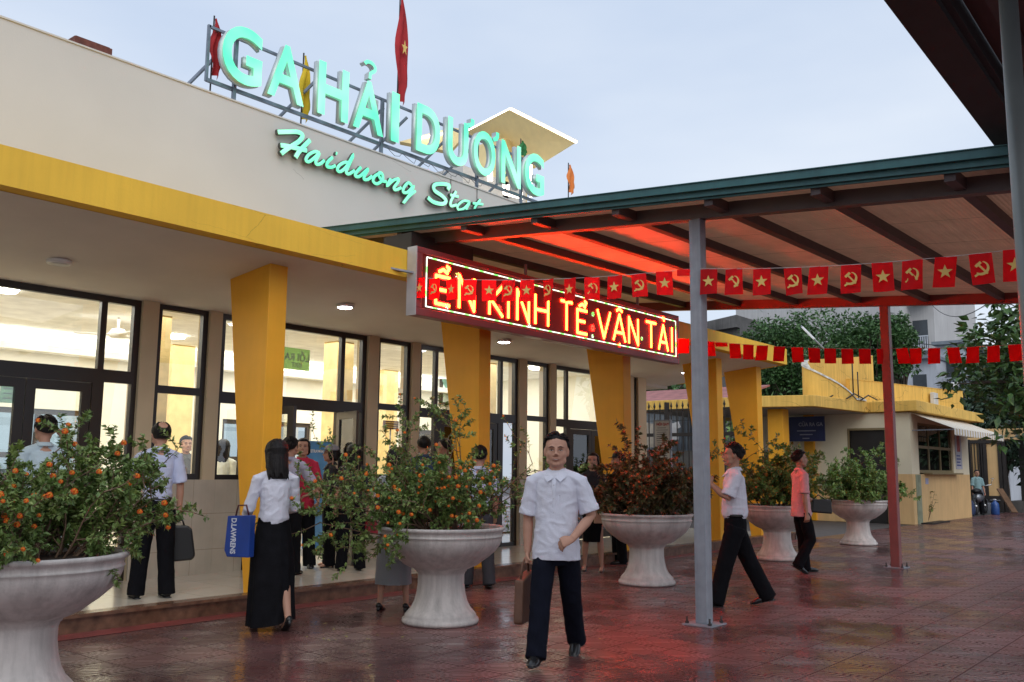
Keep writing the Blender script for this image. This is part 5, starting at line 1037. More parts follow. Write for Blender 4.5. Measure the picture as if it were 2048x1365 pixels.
def person(label, loc, face, H=1.66, arms=None, legs=None, top=None, bottom=None, sleeve='short', skirt=None, shoes='shoe', hair='short', vox=.009, lean=0., tuck=True, female=False, look=0., group=None, skin=None, twist=0., cap=None, belly=1., fat=1., nod=0., head=1.06, legw=1.):
    rng = random.Random(sum(map(ord, label))); skin = skin or m_skin
    h = H; hip_z = .50*h; sw = (.094 if female else .104)*h*(.5+.5*fat); hw = .052*h
    L1, L2, foot = .245*h, .235*h, .04*h
    legs = legs or {1: (0, 2, 3, 0), -1: (0, 2, 3, 0)}; arms = arms or {1: (3, 8, 12, 0), -1: (3, 8, 12, 0)}
    J = {}; fwd = Vector((0, -1, 0))
    for s in (1, -1):       # s=+1: the person's left side (local +x, facing -y)
        a, kb, ab, fp = legs[s]; a_, b_ = R_(a), R_(a-kb); hp = Vector((s*hw, 0, hip_z)); d1 = Vector((s*math.sin(R_(ab)), -math.sin(a_), -math.cos(a_))).normalized(); d2 = Vector((s*math.sin(R_(ab)), -math.sin(b_), -math.cos(b_))).normalized()
        kn = hp+d1*L1; an = kn+d2*L2; J[s] = [hp, kn, an, fp]
    drop = min(J[s][2].z - foot*(1 if J[s][3] >= 0 else 1) - max(0, math.sin(R_(J[s][3])))*.12 for s in (1, -1))
    up = Vector((0, 0, -drop)); 
    for s in (1, -1): J[s] = [J[s][0]+up, J[s][1]+up, J[s][2]+up, J[s][3]]
    hz = hip_z-drop; ln = R_(lean)
    def T(x, y, z):     # torso space: z above hip, leaning forward and twisting with height
        tw = R_(twist)*min(1, max(0, z/(.3*h))); X = x*math.cos(tw)-y*math.sin(tw); Y = x*math.sin(tw)+y*math.cos(tw); return Vector((X, Y*1-math.sin(ln)*z, hz+z*math.cos(ln)))
    sh = {s: T(s*sw, .005, .302*h) for s in (1, -1)}; A = {}
    for s in (1, -1):
        ar = arms[s]
        if len(ar) == 3 and hasattr(ar[0], '__len__'):      # explicit elbow, wrist, hand direction (local)
            el, wr, hd = [Vector(q) for q in ar]; A[s] = (sh[s], el, wr, hd.normalized())
        else:
            f, ab, eb, inw = ar; f_ = R_(f); d1 = Vector((s*math.sin(R_(ab)), -math.sin(f_), -math.cos(f_)*math.cos(R_(ab)))).normalized(); el = sh[s]+d1*.178*h
            g_ = R_(f+eb); d2 = Vector((s*math.sin(R_(ab*.4))-s*math.sin(R_(inw)), -math.sin(g_), -math.cos(g_))).normalized(); wr = el+d2*.15*h; A[s] = (sh[s], el, wr, d2)
    K = h/1.66*fat; body = MB(); hc = T(0, -.012, .315*h)+Vector((0, 0, .118*h)); hs_ = h/1.66*.98*head; hc = hc+Vector((0, 0, .1*(hs_-h/1.66)))
    # torso, neck
    up0 = (1, 0, 0)
    TP = [(-.04, .10, .08), (.03, .12, .09), (.12, .112, .088), (.22, .125, .092), (.30, .135, .088), (.335, .10, .065), (.352, .055, .05)]
    body.tube([T(0, 0, z*h) for z, a, b in TP], [(a*K*.82, b*K*.82) for z, a, b in TP], 14, up=up0)
    body.tube([T(0, .008, .33*h), T(0, .0, .37*h), hc+Vector((0, .01, -.05))], [(.052*K, .055*K), (.05*K, .052*K), (.05*K, .055*K)], 12, up=up0)
    for s in (1, -1):
        hp, kn, an, fp = J[s]; body.tube([hp-Vector((0, 0, .05)), hp.lerp(kn, .5), kn, kn.lerp(an, .3), kn.lerp(an, .75), an, an-Vector((0, 0, .02))], [.05*K, .058*K, .045*K, .048*K, .032*K, .028*K, .03*K], 12)
        fd = Vector((0, -math.cos(R_(fp)), -math.sin(R_(fp)) if fp > 0 else 0)).normalized(); body.tube([an+fd*-.03, an+fd*.06-Vector((0, 0, .03)), an+fd*.13-Vector((0, 0, .04))], [(.026, .03), (.028, .02), (.026, .010)], 10, up=up0)
        s0, el, wr, hd = A[s]; body.tube([s0-Vector((s*.02, 0, 0)), s0.lerp(el, .35), el, el.lerp(wr, .3), wr], [.036*K, .042*K, .036*K, .037*K, .025*K], 12)
        # hand: palm, four fingers, thumb
        hd = hd.normalized(); side = Vector((-s, 0, 0)) if abs(hd.z) > .5 else Vector((0, 0, -1)); side = Vector((.1, .85, -.45)) if (palm_in[0] and s == 1) else side; pn = side-hd*side.dot(hd); pn.normalize(); wv = hd.cross(pn).normalized()*s
        hk_ = h/1.66; body.tube([wr-hd*.01, wr+hd*.035, wr+hd*.085*hk_], [(.019, .025), (.018, .038), (.016, .043)], 10, up=pn)
        for q, (off, ln_, r_) in enumerate(((-.031, .068, .0098), (-.0105, .077, .0102), (.0105, .072, .010), (.0315, .058, .009))):
            b = wr+hd*.08*hk_+wv*off; c_ = hand_curl[0]; P = [b-hd*.02]; dd = hd.copy()
            for sg_ in range(3):
                ax = wv*1.; dd = (dd*math.cos(R_(c_*(.7+.2*sg_)))+pn*math.sin(R_(c_*(.7+.2*sg_)))).normalized(); P.append(P[-1]+dd*(ln_*(.5, .34, .28)[sg_]+(.012 if sg_ == 0 else 0))*hk_)
            body.tube(P, [r_, r_, r_*.92, r_*.8], 8)
        tb = wr+hd*.02-wv*.026; td = (hd*.75-wv*.55+pn*.35).normalized(); body.tube([tb, tb+td*.035, tb+td*.035+(td*.6+pn*.5+hd*.3).normalized()*.03], [.0125, .0105, .0085], 8)
    # head, built in head space then turned
    Rm = Matrix.Rotation(R_(look), 3, 'Z') @ Matrix.Rotation(R_(nod), 3, 'X')
    def Hd(x, y, z): return hc+Rm @ (Vector((x, y, z))*hs_)
    hd_ = MB()
    def hb(c, r, sx, sy, sz, n=16, m=12): 
        t_ = MB(); t_.ball((0, 0, 0), r, n, m, sx, sy, sz); hd_.add([Hd(*(Vector(v)+Vector(c))) for v in t_.v], t_.f, True)
    hb((0, .016, .028), .09, .89, 1.04, .95); hb((0, -.012, -.028), .078, .93, .94, 1.05); hb((0, -.034, -.076), .045, 1.18, .98, .8)
    for s in (1, -1):
        hb((s*.036, -.052, -.022), .027, 1, .8, .95); hb((s*.080, .012, -.008), .028, .38, .75, 1.15, 10, 8); hb((s*.040, -.026, -.066), .034, .9, 1, .85); hb((s*.028, -.073, .030), .017, 1.7, .5, .55); hb((s*.012, -.094, -.027), .0095, 1, 1, .8, 8, 6)
    hd_.tube([Hd(0, -.080, .022), Hd(0, -.094, -.005), Hd(0, -.106, -.024)], [.009*hs_, .010*hs_, .0125*hs_], 8); hb((0, -.083, -.054), .022, 1.2, .42, .5); hb((0, -.074, -.09), .021, 1.1, .7, .7)
    n0 = len(body.v); body.add(hd_.v, hd_.f, True)
    me = fuse(body, vox, 2, .45)
    yaw = math.atan2(face[1], face[0])+math.pi/2     # local -y looks along face
    root = thing('person', label, 'person', loc, group); root.rotation_euler.z = yaw
    def attach(mesh, name, mat, parent=None):
        mesh.materials.clear(); mesh.materials.append(mat); o = bpy.data.objects.new(name, mesh); col.objects.link(o); o.parent = parent or root; mesh.name = name; WL[o.name] = Vector(); return o
    bo_ = attach(me, 'body', skin)
    def sub(mb, name, mat, parent=None): m = mb.mesh(name, mat); o = bpy.data.objects.new(name, m); col.objects.link(o); o.parent = parent or root; return o
    # face details
    for s in (1, -1):
        t_ = MB(); t_.tube([Hd(s*.018, -.0865, .0035), Hd(s*.031, -.0885, .0065), Hd(s*.045, -.080, .004)], [.0015*hs_, .0030*hs_, .0015*hs_], 8); e = sub(t_, 'eye', m_eyew)
        t_ = MB(); t_.ball(Hd(s*.031, -.0885, .0062), .0040*hs_, 10, 8); t_.tube([Hd(s*.016, -.0885, .009), Hd(s*.031, -.0925, .0135), Hd(s*.047, -.082, .008)], [.0014, .0022, .0014], 6); sub(t_, 'iris', m_eye, e)
        t_ = MB(); t_.tube([Hd(s*.013, -.089, .027), Hd(s*.03, -.091, .0335), Hd(s*.05, -.076, .028)], [.0022*hs_, .003*hs_, .0015*hs_], 6); sub(t_, 'eyebrow', m_brow)
    t_ = MB(); t_.tube([Hd(-.016, -.0935, -.0545), Hd(0, -.0975, -.057), Hd(.016, -.0935, -.0545)], [.0012, .0026, .0012], 6); sub(t_, 'teeth', M('teeth', (.6, .56, .5), .4))
    t_ = MB(); t_.tube([Hd(-.026, -.084, -.048), Hd(-.01, -.0965, -.0525), Hd(.01, -.0965, -.0525), Hd(.026, -.084, -.048)], [.0012, .003, .003, .0012], 6); t_.tube([Hd(-.022, -.085, -.052), Hd(0, -.0965, -.0635), Hd(.022, -.085, -.052)], [.0012, .0032, .0012], 6); sub(t_, 'lips', m_lip)
    # hair
    if hair:
        t_ = MB(); n, m_ = 44, 32; vs = []; cen = (0, .016, .028)
        for i in range(m_+1):
            th = math.pi*i/m_
            for j in range(n):
                ph = 2*math.pi*j/n; d = Vector((math.sin(th)*math.cos(ph), math.sin(th)*math.sin(ph), math.cos(th))); x, y, z = d.x*.0800, d.y*.0935, d.z*.0855
                if hair == 'balding':
                    f = min((-.005+.25*y*0+ .055-abs(z+.01))/.015 if abs(z) < 5 else 0, (y+.05+.3*0)/.02); top_ = (z-.058)/.01; f = min(f if z < .05 else 1-top_, 1); f = min(f, (y+.045)/.02)
                    f = 1 if (y > -.04 and z > -.07) else -1
                    if z > .042 and y < .01: f = -1
                    if d.dot(Vector((0, .62, .78))) > .80: f = (.86-d.dot(Vector((0, .62, .78))))*12
                else:
                    line = .045 if y < -.045 else (.045+(y+.045)*(-1.35) if y < .02 else -.043-(y-.02)*.6)
                    if hair == 'receding' and y < -.02: line = .058-.25*abs(x)
                    f = (z-line)/.012
                f = max(0., min(1., f)); jit = 1+.012*_noise.noise(Vector((x*60, y*60, z*60))); k_ = (.93+f*(.20+(.03 if hair in ('bob', 'long', 'pony', 'full') else 0)*(z > 0)))*jit; vs.append(Hd(cen[0]+x*k_, cen[1]+y*k_, cen[2]+z*k_))
        t_.add(vs, [(i*n+j, i*n+(j+1) % n, (i+1)*n+(j+1) % n, (i+1)*n+j) for i in range(m_) for j in range(n)], True)
        hr = MB(); hr.add(t_.v, t_.f, True)
        if hair in ('bob', 'long', 'pony'):
            L_ = {'bob': .17, 'long': .30, 'pony': .04}[hair]
            hr.tube([Hd(0, .045, .06), Hd(0, .058, -.01), Hd(0, .06, -.07), Hd(0, .065, -.07-L_*.5), Hd(0, .06, -.06-L_)], [(.07*hs_, .05*hs_), (.092*hs_, .058*hs_), (.088*hs_, .05*hs_), (.08*hs_, .036*hs_), (.062*hs_, .016*hs_)], 16, up=Rm @ XN)
            for s in (1, -1): hr.tube([Hd(s*.05, .0, .07), Hd(s*.082, -.005, .01), Hd(s*.082, .01, -.06), Hd(s*.07, .03, -.06-L_*.7)], [(.02, .03), (.014, .04), (.014, .035), (.008, .02)], 8, up=Rm @ XN)
        rs = random.Random(5)
        if hair in ('bob', 'long'):
            for q_ in range(90):
                ph = rs.uniform(-.35, math.pi+.35); e0 = rs.uniform(.5, 1.35); c_, s_ = math.cos(ph), math.sin(ph); P = []
                for e in (e0, e0*.55, .0, -.5): P.append(Hd(.094*c_*math.cos(e), .016+.112*s_*math.cos(e), .028+.104*math.sin(e)))
                ed = L_*rs.uniform(.72, 1.12); P += [Hd(.088*c_+rs.gauss(0, .004), .03+.075*s_, -.05-ed*.5), Hd(.078*c_+rs.gauss(0, .01), .04+.055*s_+rs.gauss(0, .006), -.05-ed)]
                hr.tube(P, [.004, .009, .0105, .0105, .0095, .004], 6)
        if hair in ('short', 'receding', 'full') and vox < .0095:
            for q_ in range(170):
                ph = rs.uniform(0, 2*math.pi); th = rs.uniform(0, 1.45); x, y, z = math.sin(th)*math.cos(ph)*.0775, math.sin(th)*math.sin(ph)*.0935, math.cos(th)*.0855
                line = .045 if y < -.045 else (.045+(y+.045)*(-1.35) if y < .02 else -.043-(y-.02)*.6)
                if hair == 'receding' and y < -.02: line = .058-.25*abs(x)
                if z < line+.006: continue
                n_ = Vector((x/.0775**2, y/.0935**2, z/.0855**2)).normalized(); sw_ = Vector((-.8 if x < .02 else .7, .35, 0)) if z > .04 else Vector((0, .25, -1)); sw_ = (sw_-n_*sw_.dot(n_)).normalized(); P = [Vector((x, y, z))*1.08+n_*.004, Vector((x, y, z))*1.08+n_*(.014 if z > .05 else .008)+sw_*.02, Vector((x, y, z))*1.06+sw_*.042+n_*.004]
                hr.tube([Hd(p.x, p.y+.016, p.z+.028) for p in P], [.005, .0058, .002], 5)
        if hair == 'pony': hr.tube([Hd(0, .10, .02), Hd(0, .15, -.02), Hd(.01, .15, -.12), Hd(0, .13, -.22)], [.02, .032, .028, .008], 10)
        hm = fuse(hr, max(.0045, vox*.6), 1, .3) if hair in ('bob', 'long', 'pony') else None
        if hm: attach(hm, 'hair', m_hair)
        else: sub(hr, 'hair', m_hair)
    if cap:
        t_ = MB(); t_.smooth = True; prof = [(.001, .128), (.04, .126), (.075, .105), (.093, .07), (.098, .045), (.094, .045)]; n = 24
        vs = [Hd(r*.95*math.cos(2*math.pi*j/n), .016+r*1.08*math.sin(2*math.pi*j/n), z) for r, z in prof for j in range(n)]; t_.add(vs, [(i*n+j, i*n+(j+1) % n, (i+1)*n+(j+1) % n, (i+1)*n+j) for i in range(len(prof)-1) for j in range(n)], True)
        br = [Hd(.085*math.sin(a), -.07-.075*math.cos(a), .05-.012*math.cos(a)) for a in [R_(q) for q in range(-80, 81, 20)]]; b2 = [p+Vector((0, 0, .006)) for p in br]; k_ = len(br); t_.add(br+b2, [tuple(range(k_)), tuple(range(2*k_-1, k_-1, -1))]+[(i, i+1, k_+i+1, k_+i) for i in range(k_-1)], False); sub(t_, 'cap', cap)
    # top
    if top:
        g_ = MB(); low = -.035 if tuck else -.05; bl = belly
        fw = .93 if female else 1.
        if tuck: TPs = [(-.03, .098, .076), (.02, .11*fw, .09), (.055, .132*fw, .110*bl), (.08, .140*fw, .117*bl)]
        else: TPs = [(low, .172, .148*bl), (.0, .168, .142*bl), (.05, .160, .134*bl)]
        TPs += [(.12, (.136 if tuck else .151) if not female else .120, .113*bl if tuck else .122*bl), (.2, (.142 if tuck else .150) if not female else .124, .112), (.26, .151 if not female else .132, .107), (.295, .146 if not female else .130, .096), (.318, .120, .082), (.329, .094, .068)]
        g_.tube([T(0, (0 if z < .325 else .012), z*h) for z, a, b in TPs], [(a*K, b*K) for z, a, b in TPs], 20, up=up0)
        for s in (1, -1):
            s0, el, wr, hd = A[s]; q0 = s0-Vector((s*.03, 0, .008))
            n0 = T(s*.018, .004, .338*h); n1 = s0+Vector((-s*.034*K, 0, .012)); top3 = [n0, n1, s0+Vector((s*.004, 0, -.004))]; r3 = [(.042*K, .050*K), (.046*K, .056*K), (.052*K, .060*K)]
            if sleeve == 'short': g_.tube(top3+[s0.lerp(el, .22), s0.lerp(el, .55), s0.lerp(el, .88)], r3+[(.058*K, .062*K), .065*K, .073*K] if False else r3+[(.058*K, .062*K), (.065*K, .066*K), (.072*K, .074*K)], 16)
            elif sleeve == 'long': g_.tube(top3+[s0.lerp(el, .3), el, el.lerp(wr, .5), el.lerp(wr, .93)], r3+[(.052*K,)*2, (.047*K,)*2, (.042*K,)*2, (.034*K,)*2], 16)
            elif sleeve == 'three': g_.tube(top3+[s0.lerp(el, .3), el, el.lerp(wr, .42)], [(.036*K, .044*K), (.041*K, .048*K), (.045*K, .050*K), (.048*K,)*2, (.048*K,)*2, (.042*K,)*2], 16)
        so_ = attach(fuse(g_, vox, 2, .5, .0065 if vox < .008 else .006, (6, 6, 9), rng.random()*9), 'shirt', top)
        # collar: band and two points
        c0 = T(0, .006, .345*h); t_ = MB(); t_.smooth = True; n = 26; vs = []
        for k in range(n+1):
            a = R_(-90+34)+(2*math.pi-R_(68))*k/n; x, y = math.cos(a), math.sin(a); fr_ = max(0, -y)
            vs += [c0+Vector((x*.062*K, y*.060*K, .030-.030*fr_)), c0+Vector((x*.086*K, y*.082*K, -.008-.034*fr_))]
        t_.add(vs, [(2*i, 2*i+1, 2*i+3, 2*i+2) for i in range(n)], True)
        for sgn in (1, -1):
            q_ = [c0+Vector((sgn*.008, -.100*K, -.050)), c0+Vector((sgn*.030, -.070*K, -.008)), c0+Vector((sgn*.060, -.056*K, .004)), c0+Vector((sgn*.090, -.072*K, -.036)), c0+Vector((sgn*.050, -.124*K, -.078))]
            t_.add(q_, [(0, 1, 2, 3, 4)], False)
        o = sub(t_, 'collar', top, so_); md = o.modifiers.new('t', 'SOLIDIFY'); md.thickness = .004
        J['shirt'] = so_
    # bottom
    if bottom and not skirt:
        wz = 1. if tuck else .84
        g_ = MB(); PT = [(.055 if tuck else 0., .128, .104), (.02, .134, .108), (-.03, .136, .112), (-.075, .12, .105)]
        g_.tube([T(0, 0, z*h) for z, a, b in PT], [(a*K*wz, b*K*wz) for z, a, b in PT], 18, up=up0)
        for s in (1, -1):
            hp, kn, an, fp = J[s]; cuff = an+(an-kn).normalized()*.035; g_.tube([hp-Vector((0, 0, .02)), hp.lerp(kn, .4), kn, kn.lerp(an, .5), cuff], [.096*K*legw*wz, .093*K*legw, .082*K*legw, .078*K*legw, .080*K*legw], 16)
        attach(fuse(g_, vox*1.1, 2, .5, .005, (6, 6, 5), rng.random()*9), 'trousers', bottom)
        if tuck:
            t_ = MB(); t_.tube([T(0, 0, .048*h), T(0, 0, .066*h)], [(.138*K, .112*K), (.137*K, .112*K)], 24, up=up0); sub(t_, 'belt', m_shoe)
    if skirt:
        kind, mat_, ln_ = skirt; t_ = MB(); t_.smooth = True; n = 48; vs = []; rows = 16; z0 = hz+.085*h; z1 = z0-ln_
        legc = lambda z: (J[1][1]+J[-1][1])*.5 if z < J[1][1].z else (J[1][0]+J[-1][0])*.5
        for i in range(rows+1):
            s_ = i/rows; z = z0+(z1-z0)*s_; cl = Vector((0, 0, 0)); 
            c_ = Vector((0, ((J[1][2]+J[-1][2])*.5).y*max(0, s_-.25)*.9, z)); wr_ = {'wide': .122+.035*min(1, s_*3)+.028*s_, 'knee': .115+.05*min(1, s_*4)*1+.02*s_, 'tight': .115+.035*min(1, s_*4)-.012*s_}[kind]*K; fl_ = {'wide': .016, 'knee': .008, 'tight': .002}[kind]
            for j in range(n):
                a = 2*math.pi*j/n; rr = wr_+fl_*s_*math.sin(9*a+2*math.sin(3*a)+1.5*s_)+ .004*_noise.noise(Vector((a*2, s_*6, 1))); vs.append(c_+Vector((math.cos(a)*rr*1.06, math.sin(a)*rr*.86, (-.05*max(0, math.cos(a-.6)) if kind == 'wide' else 0)*s_)))
        t_.add(vs, [(i*n+j, i*n+(j+1) % n, (i+1)*n+(j+1) % n, (i+1)*n+j) for i in range(rows) for j in range(n)]+[tuple(range(n))], True); o = sub(t_, 'skirt', mat_); 
    # shoes
    for s in (1, -1):
        hp, kn, an, fp = J[s]; t_ = MB(); t_.smooth = True; p_ = R_(fp); fd = Vector((0, -math.cos(p_), -math.sin(p_))); upv = Vector((0, -math.sin(p_), math.cos(p_))); c = an-upv*(foot-.0)
        if shoes == 'heel': fd = Vector((0, -math.cos(p_+.35), -math.sin(p_+.35))); c = an-upv*(.02); 
        def F_(f, u, x=0): return c+fd*f+upv*u+Vector((x, 0, 0))
        if shoes in ('shoe', 'sandal'):
            t_.tube([F_(-.065, .032), F_(-.05, .042), F_(.0, .05), F_(.06, .036), F_(.13, .027), F_(.175, .018), F_(.19, .014)], [(.024, .022), (.034, .04), (.037, .048), (.042, .034), (.043, .024), (.034, .015), (.012, .008)], 14, up=up0)
            t_.tube([F_(-.07, .007), F_(.0, .006), F_(.12, .006), F_(.19, .008)], [(.034, .008), (.034, .008), (.044, .008), (.02, .006)], 12, up=up0)
            if shoes == 'shoe': t_.tube([F_(0, .05), F_(0, .085)], [(.038, .045), (.036, .04)], 12, up=up0)
        else:
            t_.tube([F_(-.055, .0), F_(-.03, .0), F_(.05, -.012), F_(.11, -.008), F_(.155, -.008)], [(.02, .02), (.03, .03), (.03, .018), (.036, .018), (.012, .008)], 12, up=up0); b_ = F_(-.04, -.01); t_.tube([b_, b_+Vector((0, .006, -.06))], [.02, .011], 8)
        sub(t_, 'shoe' if shoes != 'sandal' else 'sandal', m_shoe)
    root['label'] = label; J['root'] = root; J['A'] = A; J['T'] = T; J['Hd'] = Hd; J['hz'] = hz; J['yaw'] = yaw; J['sub'] = sub; return J
hand_curl = [28]; palm_in = [0]
tocam = -Vector((CF.x, CF.y, 0)).normalized(); R3 = Vector((CR.x, CR.y, 0)).normalized()
def to_world(J, p): return J['root'].location + Matrix.Rotation(J['yaw'], 3, 'Z') @ Vector(p)
m_ws = cloth('shirt_white', (.66, .67, .76)); m_tr = m_trk

# 1 the man walking to the camera
hand_curl[0] = 78; palm_in[0] = 1
q = onz(1112, 1322)
J = person('smiling man in a white short sleeved shirt walking toward the camera with a brown bag', (q.x, q.y, 0), tocam+R3*-.22, 1.645,
    arms={-1: (-4, 9, 8, 4), 1: ((.262, .02, 1.06), (.15, -.215, .90), (-.85, -.35, -.3))},
    legs={-1: (27, 3, 0, 0), 1: (-19, 14, 1, 24)}, fat=1.08, head=1.12, legw=.88, top=m_ws, bottom=M('trousers_navy', (.006, .007, .014), .9, var=.2, vs=10, bump=.15, bs=90, spec=.12), hair='receding', vox=.006, tuck=False, belly=1.0, look=8, nod=2)
palm_in[0] = 0; mainJ = J; T = J['T']; sub = J['sub']
t_ = MB(); K = 1.0      # placket, buttons and pocket
def chest(x, z, off=.0): 
    b = .106 if z > .02 else .12; a = .14; y = -b*math.sqrt(max(0, 1-(x/a)**2)); return T(x, y-off, z*1.67)
t_.tube([chest(0, .30, .008), chest(0, .25, .012), chest(0, .15, .012), chest(0, .05, .016), chest(0, -.03, .02)], [(.016, .004)]*5, 8, up=(1, 0, 0)); sub(t_, 'placket', m_ws, J['shirt'])
for z in (.28, .22, .16, .10, .04): t_ = MB(); t_.ball(chest(0, z, .017), .0052, 8, 6, 1, .5, 1); sub(t_, 'button', M('button', (.5, .5, .55), .4), J['shirt'])
t_ = MB(); P = [chest(.035, .235, .010), chest(.108, .235, .012), chest(.108, .175, .012), chest(.07, .16, .014), chest(.035, .175, .012)]; t_.tube(P+[P[0]], [.0022]*6, 5); t_.tube([P[0], P[1]], .0035, 5); sub(t_, 'pocket', m_ws, J['shirt'])
# his bag
wr = to_world(J, J['A'][-1][2]+J['A'][-1][3]*.09); d = R3; n_ = tocam
b = thing('handbag', 'flat brown bag with a strap handle held by the man walking toward the camera', 'bag', (wr.x, wr.y, wr.z-.45)); fr = (wr-R3*.02-ZN*.05, R3*.35+tocam*-.937, ZN, tocam*.35+R3*.937)
g = MB(); g.prism([(-.13, -.06), (-.15, -.36), (-.13, -.375), (.15, -.37), (.16, -.34), (.12, .0)], fr, -.035, .035); g.build('bag_body', M('bag_brown', (.13, .06, .035), .6, var=.2, vs=8, bump=.2, bs=40), b, bevel=.012)
g = MB(); o_, U_, V_, N_ = [Vector(x) for x in fr]; g.tube([o_+U_*-.09+V_*-.06, o_+U_*-.05+V_*.06, o_+U_*.02+V_*.095, o_+U_*.07+V_*.06, o_+U_*.09-V_*.03], .009, 6); g.build('handle', MATS['bag_brown'], b)

# 2 woman in the long black skirt, seen from behind
hand_curl[0] = 40
q = onz(538, 1258); fc = Vector((.35, .94, 0))
J = person('woman in a white blouse and long black skirt walking away, nearest to the step', (q.x, q.y, 0), fc, 1.58, female=True, arms={-1: (14, 10, 70, 12), 1: (10, 12, 55, 10)}, legs={1: (10, 4, 1, 0), -1: (-10, 16, 1, 22)}, top=m_ws, sleeve='three', skirt=('wide', M('skirt_black', (.006, .006, .008), .85, var=.3, vs=14, bump=.2, bs=60, spec=.15), .87), shoes='heel', hair='bob', vox=.0065, nod=12, fat=1.1, head=1.1)
t_ = MB(); Hd = J['Hd']; t_.tube([Hd(-.02, .122, .045), Hd(.02, .122, .045)], .007, 6); J['sub'](t_, 'hair_clip', M('clip', (.7, .7, .7), .2, metal=.5))
wr = ony(478, 1028, q.y+.05); b = thing('shopping_bag', 'blue paper bag with upright white lettering carried by the woman in the black skirt', 'bag', (wr.x, wr.y, wr.z-.38)); U_ = (R3*.9+tocam*.3).normalized(); N_ = U_.cross(ZN); N_ = N_ if N_.dot(tocam) > 0 else -N_
fr = (wr, U_, ZN, N_); g = MB(); g.prism([(-.1, -.02), (-.118, -.31), (-.09, -.365), (.13, -.365), (.13, -.01)], fr, -.06, .02); g.build('bag_body', M('bag_blue', (.012, .05, .27), .45, var=.15, vs=4), b, bevel=.006)
tm = text_mesh('D.LAWRENS', .064, .002, .001); put_text(tm, 'lettering', M('bag_text', (.6, .64, .72), .5), (wr+U_*-.055+ZN*-.035+N_*.0215, -ZN, U_, N_), b, xs=.86, ys=1.1)
g = MB(); g.tube([wr+U_*-.03-ZN*.02, wr+U_*-.01+ZN*.07, wr+U_*.07+ZN*.075, wr+U_*.10-ZN*.01], .008, 6); g.build('handle', M('handle_maroon', (.09, .015, .02), .6), b)

# 3 balding man on the terrace
q = onz(302, 1196, FZ); J = person('balding man in a pale shirt and sandals on the terrace, back to the camera', (q.x, q.y, FZ), Vector((.25, 1, 0)), 1.66, arms={1: (35, 14, 60, 10), -1: (-2, 8, 10, 0)}, legs={1: (3, 4, 4, 0), -1: (-2, 4, 3, 0)}, top=cloth('shirt_lilac', (.52, .56, .74)), sleeve='short', bottom=m_tr, shoes='sandal', hair='balding', vox=.008)
wr = to_world(J, J['A'][-1][2]+J['A'][-1][3]*.1); b = thing('briefcase', 'black rounded briefcase hanging from the hand of the balding man', 'bag', (wr.x, wr.y, wr.z-.4)); fr = (wr-ZN*.02, XN*.75-YN*.45, ZN, -YN*.75-XN*.45)
g = MB(); g.prism([(-.14, -.05), (-.16, -.34), (-.13, -.38), (.17, -.36), (.2, -.32), (.15, -.06), (.1, -.02), (-.1, -.02)], fr, -.06, .06); g.build('bag_body', m_black, b, bevel=.02); o_, U_, V_, N_ = [Vector(x) for x in fr]; g = MB(); g.tube([o_+U_*-.06-V_*.02, o_+U_*-.04+V_*.03, o_+U_*.04+V_*.03, o_+U_*.06-V_*.02], .009, 6); g.build('handle', m_black, b)

# people standing on the terrace and in the hall: px of the feet (or head top), facing, clothing
def stand(label, fx, fy, z, fc, H, **k):
    q = onz(fx, fy, z); return person(label, (q.x, q.y, z), fc, H, **k)
def by_head(label, hx, hy, Y, z, fc, **k):
    p = ony(hx, hy, Y); return person(label, (p.x, Y, z), fc, max(1.45, p.z-z), **k)
grey = cloth('shirt_grey', (.30, .30, .32)); crim = cloth('shirt_crimson', (.50, .02, .06)); blk = cloth('top_black', (.02, .02, .024)); lil = MATS['shirt_lilac']
by_head('dark haired person raising a hand to the head behind the left bush', 92, 843, 9.1, FZ, Vector((.1, 1, 0)), arms={1: (5, 8, 10, 0), -1: ((-.30, -.06, 1.44), (-.12, -.02, 1.60), (.6, .1, .3))}, top=cloth('shirt_aqua', (.5, .62, .68)), bottom=m_tr, hair='full', vox=.009)
by_head('man in a dark grey shirt standing inside the hall behind the slim window', 373, 880, 12.9, FZ, Vector((-.3, -1, 0)), top=cloth('shirt_dark_grey', (.10, .10, .095)), bottom=m_tr, vox=.009, skin=m_skin2)
by_head('woman with a dark bob and cream top inside the hall, seen from behind', 447, 886, 12.2, FZ, Vector((.7, .7, 0)), female=True, top=cloth('top_cream', (.62, .62, .54)), bottom=m_tr, hair='bob', vox=.009)
stand('woman in a crimson polo shirt and wide black trousers facing the group by the door', 596, 1136, FZ, tocam+R3*.35, 1.6, female=True, arms={1: (18, 8, 25, 5), -1: (12, 8, 30, 0)}, legs={1: (4, 4, 4, 0), -1: (-3, 4, 4, 0)}, top=crim, bottom=m_tr, fat=1.05, hair='pony', vox=.008, shoes='sandal', look=-10, tuck=False)
stand('person in a grey lilac shirt half hidden behind the woman in the black skirt', 570, 1150, FZ, -tocam+R3*.25, 1.58, arms={1: (5, 8, 10, 0), -1: (30, 18, 40, 0)}, top=cloth('shirt_greylilac', (.40, .40, .52)), bottom=m_tr, hair='full', vox=.009)
stand('woman in a grey cap and dark clothes beside the crimson polo shirt', 655, 1134, FZ, tocam*.3-R3, 1.52, female=True, arms={1: (20, 8, 50, 5), -1: (20, 8, 45, 5)}, top=blk, bottom=m_tr, hair='pony', vox=.009, shoes='heel', cap=cloth('cap_grey', (.22, .22, .24)), sleeve='three')
J = stand('dark haired woman in black beside the grey cap, holding a red bag', 700, 1142, FZ, -tocam-R3*.4, 1.52, female=True, arms={1: (5, 8, 15, 0), -1: (4, 14, 10, 0)}, top=blk, bottom=m_tr, hair='long', vox=.009, shoes='heel')
